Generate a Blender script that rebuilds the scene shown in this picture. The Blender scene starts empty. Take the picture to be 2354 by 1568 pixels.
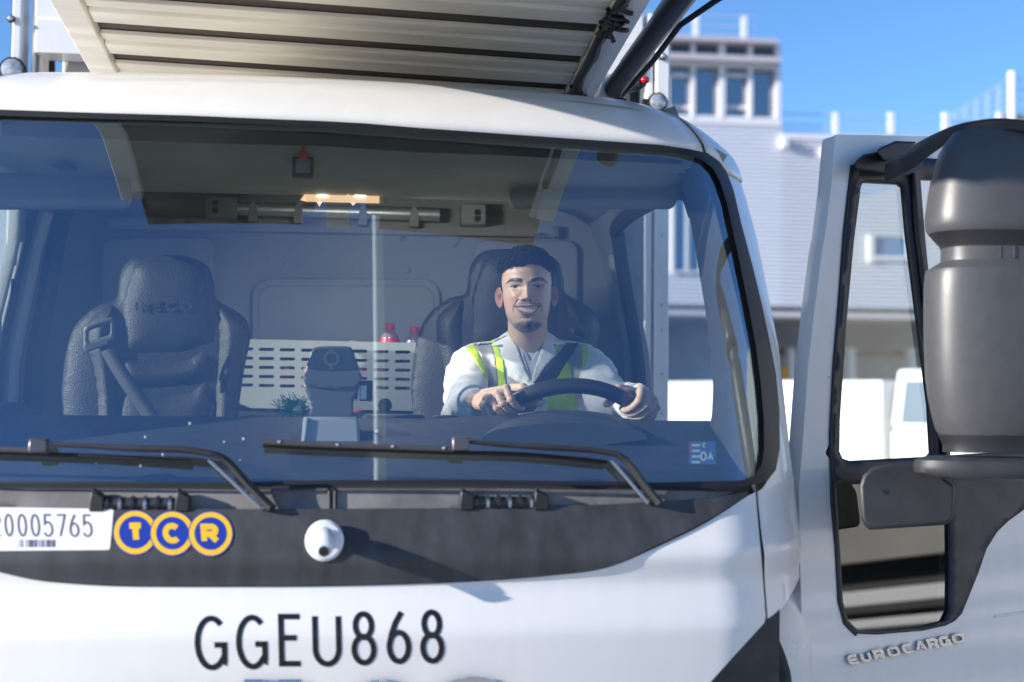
import bpy, bmesh, math, random
from mathutils import Vector, Matrix, noise
from mathutils.geometry import delaunay_2d_cdt
from mathutils.bvhtree import BVHTree

R = math.radians
random.seed(7)
scene = bpy.context.scene
COL = scene.collection

# ------------------------------------------------------------------ camera
CAM = Vector((0.045, -2.6, 1.80))
YAW, PITCH, ROLL, FPX = R(7.0), math.atan(146 / 3100), R(0.6), 3100.0
CW, CH = 2354.0, 1568.0
fwd = Vector((math.sin(YAW) * math.cos(PITCH), math.cos(YAW) * math.cos(PITCH), math.sin(PITCH)))
rt0 = Vector((math.cos(YAW), -math.sin(YAW), 0))
up0 = rt0.cross(fwd)
rt = rt0 * math.cos(ROLL) + up0 * math.sin(ROLL)
up = up0 * math.cos(ROLL) - rt0 * math.sin(ROLL)
cam_data = bpy.data.cameras.new("camera")
cam = bpy.data.objects.new("camera", cam_data)
COL.objects.link(cam)
m3 = Matrix((rt, up, -fwd)).transposed()
cam.matrix_world = Matrix.Translation(CAM) @ m3.to_4x4()
cam_data.sensor_width = 36.0
cam_data.lens = 36.0 * FPX / CW
cam_data.clip_start = 0.05
cam_data.clip_end = 3000
cam_data.dof.use_dof = True
cam_data.dof.focus_distance = 3.5
cam_data.dof.aperture_fstop = 2.4
scene.camera = cam

# ------------------------------------------------------------------ sky, sun, exposure
SUN_EL, SUN_AZ = R(16.5), R(75.5)       # azimuth: degrees from straight ahead of the lorry towards its right-hand side
sun_from = Vector((-math.cos(SUN_EL) * math.sin(SUN_AZ), -math.cos(SUN_EL) * math.cos(SUN_AZ), math.sin(SUN_EL)))
world = bpy.data.worlds.new("World")
scene.world = world
world.use_nodes = True
nt = world.node_tree
bg = nt.nodes["Background"]
sky = nt.nodes.new("ShaderNodeTexSky")
sky.sky_type = 'NISHITA'
sky.sun_disc = False
sky.sun_elevation = SUN_EL
sky.sun_rotation = math.atan2(sun_from.x, sun_from.y)
sky.altitude = 900
sky.air_density = 1.0
sky.dust_density = 0.1
sky.ozone_density = 6.0
nt.links.new(sky.outputs[0], bg.inputs[0])
bg.inputs[1].default_value = 0.135
sun_data = bpy.data.lights.new("sun", 'SUN')
sun_data.energy = 5.0
sun_data.angle = R(0.5)
sun_data.color = (1.0, 0.94, 0.86)
sun = bpy.data.objects.new("sun", sun_data)
COL.objects.link(sun)
sun.rotation_euler = (-sun_from).to_track_quat('-Z', 'Y').to_euler()
sun.location = (-20, -8, 20)
vs = scene.view_settings
vs.view_transform = 'Standard'
vs.look = 'None'
vs.gamma = 1.0
vs.use_curve_mapping = False
vs.exposure = 0.80
scene.cycles.max_bounces = 12
scene.cycles.transparent_max_bounces = 16
scene.cycles.glossy_bounces = 6
scene.cycles.diffuse_bounces = 5
scene.cycles.caustics_reflective = False
scene.cycles.caustics_refractive = False
scene.cycles.sample_clamp_indirect = 6.0

# ------------------------------------------------------------------ pixel helpers (photo measured at 2354 x 1568)
def ray(px, py):
    return (fwd * FPX + rt * (px - CW / 2) + up * (CH / 2 - py)).normalized()
def W(px, py, y):
    d = ray(px, py)
    return CAM + d * ((y - CAM.y) / d.y)
def Wz(px, py, z):
    d = ray(px, py)
    return CAM + d * ((z - CAM.z) / d.z)
def Wx(px, py, x):
    d = ray(px, py)
    return CAM + d * ((x - CAM.x) / d.x)
def Wp(px, py, P, n):
    d = ray(px, py)
    return CAM + d * ((P - CAM).dot(n) / d.dot(n))
def proj(P):
    v = P - CAM
    f = v.dot(fwd)
    return (CW / 2 + FPX * v.dot(rt) / f, CH / 2 - FPX * v.dot(up) / f)
def interp(x, xs, ys):
    if x <= xs[0]: return ys[0]
    if x >= xs[-1]: return ys[-1]
    for i in range(len(xs) - 1):
        if x <= xs[i + 1]:
            t = (x - xs[i]) / (xs[i + 1] - xs[i])
            return ys[i] + t * (ys[i + 1] - ys[i])
def sstep(a, b, x):
    t = max(0.0, min(1.0, (x - a) / (b - a)))
    return t * t * (3 - 2 * t)

# ------------------------------------------------------------------ materials
MATS = {}
def M(name, col, rough=0.5, metal=0.0, nscale=0, namt=0.0, bump=0.0, bscale=200, coat=0.0, stretch=None, emit=None, spec=0.5, sheen=0.0, bvor=False, sss=0.0, two=None):
    if name in MATS: return MATS[name]
    m = bpy.data.materials.new(name)
    m.use_nodes = True
    t = m.node_tree
    b = t.nodes["Principled BSDF"]
    b.inputs['Base Color'].default_value = (*col, 1)
    b.inputs['Roughness'].default_value = rough
    b.inputs['Metallic'].default_value = metal
    b.inputs['Specular IOR Level'].default_value = spec
    if coat: 
        b.inputs['Coat Weight'].default_value = coat
        b.inputs['Coat Roughness'].default_value = 0.06
    if sheen: b.inputs['Sheen Weight'].default_value = sheen
    if sss:
        b.inputs['Subsurface Weight'].default_value = sss
        b.inputs['Subsurface Radius'].default_value = (0.006, 0.003, 0.0015)
        b.inputs['Subsurface Scale'].default_value = 1.0
    tc = t.nodes.new("ShaderNodeTexCoord")
    mp = t.nodes.new("ShaderNodeMapping")
    t.links.new(tc.outputs['Object'], mp.inputs[0])
    if stretch: mp.inputs['Scale'].default_value = stretch
    if nscale:
        n = t.nodes.new("ShaderNodeTexNoise")
        n.inputs['Scale'].default_value = nscale
        n.inputs['Detail'].default_value = 6
        t.links.new(mp.outputs[0], n.inputs['Vector'])
        r = t.nodes.new("ShaderNodeValToRGB")
        r.color_ramp.elements[0].position = 0.35
        r.color_ramp.elements[1].position = 0.68
        c2 = two if two else tuple(c * (1 - namt) for c in col)
        r.color_ramp.elements[0].color = (*c2, 1)
        r.color_ramp.elements[1].color = (*col, 1)
        t.links.new(n.outputs[0], r.inputs[0])
        t.links.new(r.outputs[0], b.inputs['Base Color'])
        mr = t.nodes.new("ShaderNodeMapRange")
        mr.inputs[3].default_value = min(1, rough + 0.12)
        mr.inputs[4].default_value = max(0.02, rough - 0.06)
        t.links.new(n.outputs[0], mr.inputs[0])
        t.links.new(mr.outputs[0], b.inputs['Roughness'])
    if bump:
        if bvor:
            n2 = t.nodes.new("ShaderNodeTexVoronoi")
            n2.inputs['Scale'].default_value = bscale
            o = n2.outputs['Distance']
        else:
            n2 = t.nodes.new("ShaderNodeTexNoise")
            n2.inputs['Scale'].default_value = bscale
            n2.inputs['Detail'].default_value = 4
            o = n2.outputs[0]
        t.links.new(tc.outputs['Object'], n2.inputs['Vector'])
        bp = t.nodes.new("ShaderNodeBump")
        bp.inputs['Strength'].default_value = bump
        bp.inputs['Distance'].default_value = 0.002
        t.links.new(o, bp.inputs['Height'])
        t.links.new(bp.outputs[0], b.inputs['Normal'])
    if emit:
        b.inputs['Emission Color'].default_value = (*emit[0], 1)
        b.inputs['Emission Strength'].default_value = emit[1]
    MATS[name] = m
    return m

def glass(name, tint, r0, dust=0.0, rough=0.0, gcol=(1, 1, 1)):
    m = bpy.data.materials.new(name)
    m.use_nodes = True
    t = m.node_tree
    for n in list(t.nodes): t.nodes.remove(n)
    out = t.nodes.new("ShaderNodeOutputMaterial")
    tr = t.nodes.new("ShaderNodeBsdfTransparent"); tr.inputs[0].default_value = (*tint, 1)
    gl = t.nodes.new("ShaderNodeBsdfGlossy"); gl.inputs['Roughness'].default_value = rough
    gl.inputs[0].default_value = (*gcol, 1)
    lw = t.nodes.new("ShaderNodeLayerWeight"); lw.inputs['Blend'].default_value = 0.5
    pw = t.nodes.new("ShaderNodeMath"); pw.operation = 'POWER'; pw.inputs[1].default_value = 5
    t.links.new(lw.outputs['Facing'], pw.inputs[0])
    mr = t.nodes.new("ShaderNodeMapRange"); mr.inputs[3].default_value = r0; mr.inputs[4].default_value = 1
    t.links.new(pw.outputs[0], mr.inputs[0])
    mx = t.nodes.new("ShaderNodeMixShader")
    t.links.new(mr.outputs[0], mx.inputs[0]); t.links.new(tr.outputs[0], mx.inputs[1]); t.links.new(gl.outputs[0], mx.inputs[2])
    last = mx
    if dust:
        df = t.nodes.new("ShaderNodeBsdfDiffuse"); df.inputs[0].default_value = (0.6, 0.6, 0.58, 1)
        tc = t.nodes.new("ShaderNodeTexCoord")
        n1 = t.nodes.new("ShaderNodeTexNoise"); n1.inputs['Scale'].default_value = 3.5; n1.inputs['Detail'].default_value = 8
        n2 = t.nodes.new("ShaderNodeTexVoronoi"); n2.inputs['Scale'].default_value = 55
        t.links.new(tc.outputs['Object'], n1.inputs['Vector']); t.links.new(tc.outputs['Object'], n2.inputs['Vector'])
        s = t.nodes.new("ShaderNodeMapRange"); s.inputs[1].default_value = 0.0; s.inputs[2].default_value = 0.09; s.inputs[3].default_value = dust * 2.5; s.inputs[4].default_value = 0
        t.links.new(n2.outputs['Distance'], s.inputs[0])
        r2 = t.nodes.new("ShaderNodeMapRange"); r2.inputs[1].default_value = 0.35; r2.inputs[2].default_value = 0.75; r2.inputs[3].default_value = dust * 0.25; r2.inputs[4].default_value = dust * 1.6
        t.links.new(n1.outputs[0], r2.inputs[0])
        ad = t.nodes.new("ShaderNodeMath"); ad.operation = 'ADD'; ad.use_clamp = True
        t.links.new(s.outputs[0], ad.inputs[0]); t.links.new(r2.outputs[0], ad.inputs[1])
        mx2 = t.nodes.new("ShaderNodeMixShader")
        t.links.new(ad.outputs[0], mx2.inputs[0]); t.links.new(mx.outputs[0], mx2.inputs[1]); t.links.new(df.outputs[0], mx2.inputs[2])
        last = mx2
    t.links.new(last.outputs[0], out.inputs[0])
    MATS[name] = m
    return m

WHITE = M("white_paint", (0.84, 0.815, 0.785), 0.30, coat=0.5, nscale=7, namt=0.035, stretch=(3, 3, 0.5))
CREAM = M("cream_underside", (0.86, 0.82, 0.72), 0.5, nscale=5, namt=0.18, stretch=(0.6, 3, 3), bump=0.1, bscale=30)
DECK = M("deck_plywood", (0.10, 0.085, 0.07), 0.8, nscale=4, namt=0.5, stretch=(0.5, 5, 2))
BLACKP = M("black_plastic", (0.028, 0.028, 0.032), 0.42, nscale=9, namt=0.35, bump=0.15, bscale=900)
GREYP = M("grey_plastic", (0.042, 0.042, 0.048), 0.45, nscale=14, namt=0.35, bump=0.15, bscale=700)
COWLM = M("dusty_cowl_plastic", (0.24, 0.225, 0.22), 0.6, nscale=12, namt=0.45, bump=0.2, bscale=500)
NOSEM = M("nose_plastic", (0.062, 0.062, 0.069), 0.5, nscale=9, namt=0.45, bump=0.15, bscale=600, stretch=(2.5, 2.5, .5))
RUBBER = M("rubber", (0.012, 0.012, 0.014), 0.5)
MIRRORM = M("mirror_shell_plastic", (0.074, 0.073, 0.078), 0.34, nscale=30, namt=0.12, bump=0.12, bscale=1200)
METAL = M("brushed_metal", (0.55, 0.56, 0.58), 0.3, 1.0)
CHROME = M("chrome", (0.8, 0.8, 0.82), 0.08, 1.0)
ALU = M("aluminium_rail", (0.62, 0.63, 0.65), 0.35, 0.8, nscale=20, namt=0.1)
BLACKL = M("black_lettering", (0.012, 0.012, 0.014), 0.25)
LABELW = M("label_white", (0.8, 0.8, 0.8), 0.45)
YEL = M("badge_yellow", (0.85, 0.5, 0.02), 0.4)
BLU = M("badge_blue", (0.012, 0.04, 0.33), 0.4)
TRIMG = M("grey_trim", (0.30, 0.315, 0.31), 0.7, nscale=6, namt=0.12, bump=0.2, bscale=500)
TRIML = M("light_trim", (0.34, 0.38, 0.345), 0.65, nscale=6, namt=0.1, bump=0.15, bscale=500)
FELT = M("rear_wall_felt", (0.34, 0.35, 0.36), 0.85, nscale=3, namt=0.08, bump=0.3, bscale=600)
DASHM = M("dash_plastic", (0.05, 0.055, 0.065), 0.55, nscale=25, namt=0.2, bump=0.25, bscale=700)
LEATHER = M("black_leather", (0.024, 0.025, 0.029), 0.5, nscale=15, namt=0.2, bump=0.55, bscale=260, bvor=True)
BELTM = M("belt_webbing", (0.03, 0.03, 0.035), 0.7, bump=0.4, bscale=800)
WSGLASS = glass("windscreen_glass", (0.90, 0.95, 0.92), 0.25, dust=0.014, gcol=(.66, .84, 1.0))
SGLASS = glass("side_glass", (0.86, 0.92, 0.88), 0.10, dust=0.01)
DGLASS = glass("dark_lower_glass", (0.22, 0.24, 0.23), 0.14)
BGLASS = glass("building_glass", (0.22, 0.34, 0.5), 0.3, rough=0.02)

# ------------------------------------------------------------------ object helpers
def finish(o, mat, parent, smooth=True, angle=35):
    me = o.data
    if mat is not None and not me.materials: me.materials.append(mat)
    if smooth and len(me.polygons):
        me.polygons.foreach_set("use_smooth", [True] * len(me.polygons))
        try: me.set_sharp_from_angle(angle=R(angle))
        except Exception: pass
    COL.objects.link(o)
    if parent is not None: o.parent = parent
    return o

class MB:
    def __init__(s): s.v = []; s.f = []
    def add(s, vs, fs):
        k = len(s.v); s.v += [Vector(p) for p in vs]; s.f += [tuple(i + k for i in f) for f in fs]; return s
    def hexa(s, p):      # 8 points: bottom 4 ccw, top 4 ccw
        return s.add(p, [(3, 2, 1, 0), (4, 5, 6, 7), (0, 1, 5, 4), (1, 2, 6, 5), (2, 3, 7, 6), (3, 0, 4, 7)])
    def box(s, a, b):
        x0, y0, z0 = a; x1, y1, z1 = b
        return s.hexa([(x0, y0, z0), (x1, y0, z0), (x1, y1, z0), (x0, y1, z0), (x0, y0, z1), (x1, y0, z1), (x1, y1, z1), (x0, y1, z1)])
    def obox(s, c, ax, ay, az):   # centre and three half axes
        c, ax, ay, az = map(Vector, (c, ax, ay, az))
        return s.hexa([c - ax - ay - az, c + ax - ay - az, c + ax + ay - az, c - ax + ay - az, c - ax - ay + az, c + ax - ay + az, c + ax + ay + az, c - ax + ay + az])
    def tube(s, pts, rad, n=12, caps=True, flat=None):
        pts = [Vector(p) for p in pts]
        if not isinstance(rad, (list, tuple)): rad = [rad] * len(pts)
        k = len(s.v); prev = None
        for i, p in enumerate(pts):
            t = (pts[min(i + 1, len(pts) - 1)] - pts[max(i - 1, 0)]).normalized()
            if prev is None:
                a = Vector((0, 0, 1)) if abs(t.z) < 0.9 else Vector((1, 0, 0))
                u = t.cross(a).normalized()
            else:
                u = (prev - t * prev.dot(t)).normalized()
            prev = u; w = t.cross(u)
            r1 = rad[i]; r2 = r1 * (flat if flat else 1)
            for j in range(n):
                a = 2 * math.pi * j / n
                s.v.append(p + u * (r1 * math.cos(a)) + w * (r2 * math.sin(a)))
        for i in range(len(pts) - 1):
            for j in range(n):
                s.f.append((k + i * n + j, k + i * n + (j + 1) % n, k + (i + 1) * n + (j + 1) % n, k + (i + 1) * n + j))
        if caps:
            s.f.append(tuple(k + j for j in reversed(range(n))))
            e = k + (len(pts) - 1) * n
            s.f.append(tuple(e + j for j in range(n)))
        return s
    def lathe(s, o, prof, n=24, axis=Vector((0, 0, 1)), sx=1.0, sy=1.0, ux=None):   # prof: (r, h)
        o = Vector(o); axis = Vector(axis).normalized()
        if ux is None: ux = axis.cross(Vector((0, 1, 0)) if abs(axis.y) < 0.9 else Vector((1, 0, 0))).normalized()
        uy = axis.cross(ux)
        k = len(s.v)
        for r, h in prof:
            for j in range(n):
                a = 2 * math.pi * j / n
                s.v.append(o + axis * h + ux * (r * sx * math.cos(a)) + uy * (r * sy * math.sin(a)))
        for i in range(len(prof) - 1):
            for j in range(n):
                s.f.append((k + i * n + j, k + i * n + (j + 1) % n, k + (i + 1) * n + (j + 1) % n, k + (i + 1) * n + j))
        s.f.append(tuple(k + j for j in reversed(range(n))))
        e = k + (len(prof) - 1) * n
        s.f.append(tuple(e + j for j in range(n)))
        return s
    def loft(s, rings, caps=True, closed=True):
        k = len(s.v); n = len(rings[0])
        for r in rings: s.v += [Vector(p) for p in r]
        for i in range(len(rings) - 1):
            for j in range(n if closed else n - 1):
                s.f.append((k + i * n + j, k + i * n + (j + 1) % n, k + (i + 1) * n + (j + 1) % n, k + (i + 1) * n + j))
        if caps and closed:
            s.f.append(tuple(k + j for j in reversed(range(n))))
            e = k + (len(rings) - 1) * n
            s.f.append(tuple(e + j for j in range(n)))
        return s
    def sphere(s, c, rx, ry, rz, n=16, m=10):
        return s.loft([[Vector(c) + Vector((rx * math.sin(math.pi * i / m) * math.cos(2 * math.pi * j / n), ry * math.sin(math.pi * i / m) * math.sin(2 * math.pi * j / n), -rz * math.cos(math.pi * i / m))) for j in range(n)] for i in range(1, m)])
    def mesh(s, name):
        me = bpy.data.meshes.new(name); me.from_pydata(s.v, [], s.f); me.update()
        bm = bmesh.new(); bm.from_mesh(me); bmesh.ops.recalc_face_normals(bm, faces=bm.faces); bm.to_mesh(me); bm.free()
        return me
    def build(s, name, mat, parent=None, smooth=True, angle=35, bevel=0):
        o = bpy.data.objects.new(name, s.mesh(name))
        finish(o, mat, parent, smooth, angle)
        if bevel:
            b = o.modifiers.new("bevel", 'BEVEL'); b.width = bevel; b.segments = 2; b.limit_method = 'ANGLE'; b.angle_limit = R(40)
        return o

def pip(x, y, poly):
    c = False; n = len(poly); j = n - 1
    for i in range(n):
        xi, yi = poly[i]; xj, yj = poly[j]
        if (yi > y) != (yj > y) and x < (xj - xi) * (y - yi) / (yj - yi) + xi: c = not c
        j = i
    return c

def resample(poly, step, closed=True):
    out = []; n = len(poly)
    for i in range(n if closed else n - 1):
        a = poly[i]; b = poly[(i + 1) % n]
        L = math.hypot(b[0] - a[0], b[1] - a[1]); k = max(1, int(L / step))
        for q in range(k): out.append((a[0] + (b[0] - a[0]) * q / k, a[1] + (b[1] - a[1]) * q / k))
    if not closed: out.append(tuple(poly[-1]))
    return out

def smooth_poly(pts, n=6, closed=False):     # Catmull-Rom through the points
    out = []; N = len(pts)
    for i in range(N if closed else N - 1):
        g = (lambda k: pts[k % N]) if closed else (lambda k: pts[max(0, min(N - 1, k))])
        p0, p1, p2, p3 = g(i - 1), g(i), g(i + 1), g(i + 2)
        for q in range(n):
            t = q / n
            out.append(tuple(0.5 * ((2 * p1[c]) + (-p0[c] + p2[c]) * t + (2 * p0[c] - 5 * p1[c] + 4 * p2[c] - p3[c]) * t * t + (-p0[c] + 3 * p1[c] - 3 * p2[c] + p3[c]) * t ** 3) for c in range(len(p1))))
    if not closed: out.append(tuple(pts[-1]))
    return out

def sheet(name, outline, mapf, step, mat, parent=None, holes=(), thick=0.0, edge=None, smooth=True, angle=35, tside=1.0, nrm=None):
    edge = edge or step
    pts = []; edges = []
    for lp in [outline] + list(holes):
        lp = resample(lp, edge); k = len(pts)
        pts += lp; edges += [(k + i, k + (i + 1) % len(lp)) for i in range(len(lp))]
    xs = [p[0] for p in outline]; ys = [p[1] for p in outline]
    y = min(ys) + step * 0.5; row = 0
    bset = {}
    for p in pts: bset.setdefault((int(p[0] // step), int(p[1] // step)), []).append(p)
    def near(x, y):
        a, b = int(x // step), int(y // step)
        for i in (-1, 0, 1):
            for j in (-1, 0, 1):
                for q in bset.get((a + i, b + j), ()):
                    if (q[0] - x) ** 2 + (q[1] - y) ** 2 < (0.45 * step) ** 2: return True
        return False
    inner = []
    while y < max(ys):
        x = min(xs) + step * (0.5 if row % 2 else 0.25)
        while x < max(xs):
            if pip(x, y, outline) and not any(pip(x, y, h) for h in holes) and not near(x, y): inner.append((x, y))
            x += step
        y += step * 0.87; row += 1
    sc = 1.0 / max(step, 1e-6)
    allp = [Vector((p[0] * sc, p[1] * sc)) for p in pts + inner]
    vo, eo, fo = delaunay_2d_cdt(allp, edges, [], 0, 1e-5)[:3]
    fs = []
    for f in fo:
        cx = sum(vo[i].x for i in f) / len(f) / sc; cy = sum(vo[i].y for i in f) / len(f) / sc
        if pip(cx, cy, outline) and not any(pip(cx, cy, h) for h in holes): fs.append(tuple(f))
    used = sorted({i for f in fs for i in f}); idx = {k: i for i, k in enumerate(used)}
    V3 = [Vector(mapf(vo[i].x / sc, vo[i].y / sc)) for i in used]
    me = bpy.data.meshes.new(name)
    me.from_pydata(V3, [], [tuple(idx[i] for i in f) for f in fs])
    me.update()
    if me.polygons:       # make all normals face the camera side
        a = sum((p.normal.dot(CAM - p.center) * p.area for p in me.polygons))
        if a < 0: me.flip_normals()
    o = bpy.data.objects.new(name, me)
    finish(o, mat, parent, smooth, angle if nrm is None else 180)
    if nrm is not None:
        me.normals_split_custom_set_from_vertices([nrm(vo[i].x / sc, vo[i].y / sc) for i in used])
    if thick:
        s = o.modifiers.new("solidify", 'SOLIDIFY'); s.thickness = thick; s.offset = -1.0 * tside
    return o

def thing(name, label, cat, loc=(0, 0, 0), group=None):
    o = bpy.data.objects.new(name, None); COL.objects.link(o); o.location = loc
    o.empty_display_size = 0.2
    tag(o, label, cat, group); return o
def tag(o, label=None, cat=None, group=None, kind=None):
    if label: o['label'] = label
    if cat: o['category'] = cat
    if group: o['group'] = group
    if kind: o['kind'] = kind
    return o
def part(name, parent):      # an Empty that groups sub-parts
    o = bpy.data.objects.new(name, None); COL.objects.link(o); o.parent = parent; o.empty_display_size = 0.1
    return o

# ------------------------------------------------------------------ stroke lettering
def arc(cx, cy, rx, ry, a0, a1, n=20):
    return [(cx + rx * math.cos(R(a0 + (a1 - a0) * i / n)), cy + ry * math.sin(R(a0 + (a1 - a0) * i / n))) for i in range(n + 1)]
GLYPH = {
    'G': [arc(.52, .5, .5, .5, 48, 318) + [(.97, .12), (.97, .46), (.62, .46)]],
    'E': [[(.98, 1), (0, 1), (0, 0), (.98, 0)], [(0, .55), (.8, .55)]],
    'U': [[(0, 1), (0, .32)] + arc(.5, .32, .5, .32, 180, 360) + [(1, 1)]],
    '8': [arc(.5, .76, .41, .24, -90, 270, 28), arc(.5, .27, .5, .27, -90, 270, 28)],
    '6': [arc(.5, .3, .5, .3, -90, 270, 28), [(.02, .36), (.12, .56), (.34, .8), (.66, 1.02)]],
    '2': [arc(.5, .74, .48, .26, 165, -20) + [(.0, 0), (1, 0)]],
    '0': [arc(.5, .5, .46, .5, 0, 360, 32)],
    '5': [[(.92, 1), (.16, 1), (.1, .55)] + arc(.46, .33, .5, .33, 120, -150)],
    '7': [[(0, 1), (1, 1), (.3, 0)]],
    'T': [[(0, 1), (1, 1)], [(.5, 1), (.5, 0)]],
    'C': [arc(.5, .5, .5, .5, 45, 315)],
    'R': [[(0, 0), (0, 1), (.6, 1)] + arc(.62, .74, .32, .26, 90, -90, 12) + [(0, .48)], [(.5, .48), (.98, 0)]],
    'I': [[(.5, 0), (.5, 1)]],
    'V': [[(0, 1), (.5, 0), (1, 1)]],
    'O': [arc(.5, .5, .5, .5, 0, 360, 32)],
    'A': [[(0, 0), (.5, 1), (1, 0)], [(.2, .35), (.8, .35)]],
    # squared extended forms of the door badge
    'e': [[(1, .95), (.25, .95), (.05, .75), (.05, .25), (.25, .05), (1, .05)], [(.05, .5), (.9, .5)]],
    'u': [[(.04, 1), (.04, .28), (.25, .05), (.75, .05), (.96, .28), (.96, 1)]],
    'r': [[(.04, 0), (.04, .95), (.75, .95), (.95, .8), (.95, .6), (.75, .42), (.2, .42)], [(.6, .42), (.98, 0)]],
    'o': [[(.25, .95), (.75, .95), (.96, .75), (.96, .25), (.75, .05), (.25, .05), (.04, .25), (.04, .75), (.25, .95)]],
    'c': [[(1, .95), (.25, .95), (.05, .75), (.05, .25), (.25, .05), (1, .05)]],
    'a': [[(.02, 0), (.55, .97), (.62, .97), (.97, 0)], [(.45, .3), (.8, .3)]],
    'g': [[(1, .95), (.25, .95), (.05, .75), (.05, .25), (.25, .05), (.96, .05), (.96, .48), (.55, .48)]],
}
def ribbon_quads(path, hw):
    path = [p for i, p in enumerate(path) if i == 0 or math.hypot(p[0] - path[i - 1][0], p[1] - path[i - 1][1]) > 1e-5]
    out = []; n = len(path)
    closed = n > 3 and math.hypot(path[0][0] - path[-1][0], path[0][1] - path[-1][1]) < 1e-6
    for i, p in enumerate(path):
        if closed:
            a = path[i - 1] if i > 0 else path[-2]; b = path[i + 1] if i < n - 1 else path[1]
        else:
            a = path[max(0, i - 1)]; b = path[min(n - 1, i + 1)]
        d1 = (p[0] - a[0], p[1] - a[1]); d2 = (b[0] - p[0], b[1] - p[1])
        l1 = math.hypot(*d1) or 1; l2 = math.hypot(*d2) or 1
        if math.hypot(*d1) < 1e-9: d1, l1 = d2, l2
        if math.hypot(*d2) < 1e-9: d2, l2 = d1, l1
        n1 = (-d1[1] / l1, d1[0] / l1); n2 = (-d2[1] / l2, d2[0] / l2)
        m = (n1[0] + n2[0], n1[1] + n2[1]); ml = math.hypot(*m) or 1
        m = (m[0] / ml, m[1] / ml); k = hw / max(0.55, m[0] * n1[0] + m[1] * n1[1])
        out.append(((p[0] + m[0] * k, p[1] + m[1] * k), (p[0] - m[0] * k, p[1] - m[1] * k)))
    return out
def glyph(name, ch, box, stroke, mapf, mat, parent, thick=0.001, slant=0.0, rise=0.0, skew=0.0):
    """box = (x0, ytop, x1, ybottom) in photo pixels; strokes stay inside the box"""
    x0, y0, x1, y1 = box; hw = stroke / 2
    mb = MB()
    for li, path in enumerate(GLYPH[ch]):
        pp = []
        for (u, v) in path:
            x = x0 + hw + u * (x1 - x0 - 2 * hw) + slant * (v - 0.5) * (y1 - y0)
            y = y1 - hw - v * (y1 - y0 - 2 * hw) - rise * (x - x0)
            pp.append((x, y))
        q = ribbon_quads(resample(pp, 4, False), hw)
        k = len(mb.v)
        for a, b in q:
            mb.v.append(Vector(mapf(*a, li))); mb.v.append(Vector(mapf(*b, li)))
        for i in range(len(q) - 1): mb.f.append((k + 2 * i, k + 2 * i + 1, k + 2 * i + 3, k + 2 * i + 2))
    me = bpy.data.meshes.new(name); me.from_pydata(mb.v, [], mb.f); me.update()
    a = sum((p.normal.dot(CAM - p.center) * p.area for p in me.polygons))
    if a < 0: me.flip_normals()
    o = bpy.data.objects.new(name, me); finish(o, mat, parent, False)
    s = o.modifiers.new("solidify", 'SOLIDIFY'); s.thickness = thick; s.offset = 1.0
    return o

# ================================================================== the setting
apron = sheet("ground", [(-400, -300), (400, -300), (400, 500), (-400, 500)], lambda u, v: (u, v, 0), 60,
              M("concrete_apron", (0.42, 0.41, 0.39), 0.85, nscale=0.6, namt=0.25, bump=0.2, bscale=60), smooth=False)
tag(apron, kind='structure')
if apron.data.polygons[0].normal.z < 0: apron.data.flip_normals()

# ================================================================== the lorry
lorry = thing("lorry", "white catering lorry seen head on with a raised front platform and an open driver's door", "lorry")

# ---- cab skin: x = s * half width(z), y = lean(z) + bow(s)
WZ = ([0.8, 1.30, 1.45, 1.64, 1.94, 2.20, 2.33, 2.41, 2.48, 2.54, 2.58], [1.03, 1.03, 1.032, 1.037, 1.036, 1.011, .989, .974, .942, .89, .83])
Y0 = ([0.8, 1.15, 1.30, 1.365, 1.45, 1.505, 1.595, 1.645, 2.03, 2.41, 2.45, 2.49, 2.53, 2.56, 2.58],
      [0.02, 0.0, -0.012, -0.016, 0.010, -0.002, 0.045, 0.062, .19, .315, .345, .39, .46, .56, .72])
def wz(z): return interp(z, *WZ)
def y0s(z):
    return sum(interp(z + d, *Y0) for d in (-.012, -.006, 0, .006, .012)) / 5
def bow(s):
    a = abs(s)
    return .085 * a * a + .17 * max(0, (a - .76) / .24) ** 2.4 + 5 * max(0, a - 1.0)
def zdrop(s, z): return (.008 * s * s + .006 * s + .075 * max(0, (abs(s) - .76) / .24) ** 2) * sstep(2.30, 2.55, z)
def P(s, z, off=0.0):
    zz = z + zdrop(s, z)
    p = Vector((s * wz(z), y0s(zz) + bow(s), z))
    if off:
        a = P(min(s + .01, 1.0) if s < .99 else s, z); b = P(s - .01, z)
        c = P(s, z + .012); d = P(s, z - .012)
        n = (a - b).cross(c - d).normalized()
        if n.y > 0: n = -n
        p = p + n * off
    return p
def Ssz(px, py):
    d = ray(px, py)
    def g(t):
        q = CAM + d * t
        z = min(q.z, 2.579); s = q.x / wz(z)
        return q.y - (y0s(z + zdrop(s, z)) + bow(s))
    t = 2.2; dt = 0.03; a = t
    while t < 4.6:
        if g(t) > 0: break
        a = t; t += dt
    b = t
    for _ in range(30):
        m = (a + b) / 2
        if g(m) > 0: b = m
        else: a = m
    q = CAM + d * a
    return max(-1, min(1, q.x / wz(q.z))), q.z
def S(px, py, off=0.0):
    s, z = Ssz(px, py)
    return P(s, z, off)
def mir(px, py):
    s, z = Ssz(px, py)
    return proj(P(-s, z))
def surfmap(off): return lambda u, v: S(u, v, off)
def surfn(u, v):
    s, z = Ssz(u, v)
    a = P(min(s + .01, 1.0), z); b = P(s - .01, z); c = P(s, z + .012); d = P(s, z - .012)
    n = (a - b).cross(c - d).normalized()
    return -n if n.y > 0 else n

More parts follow.
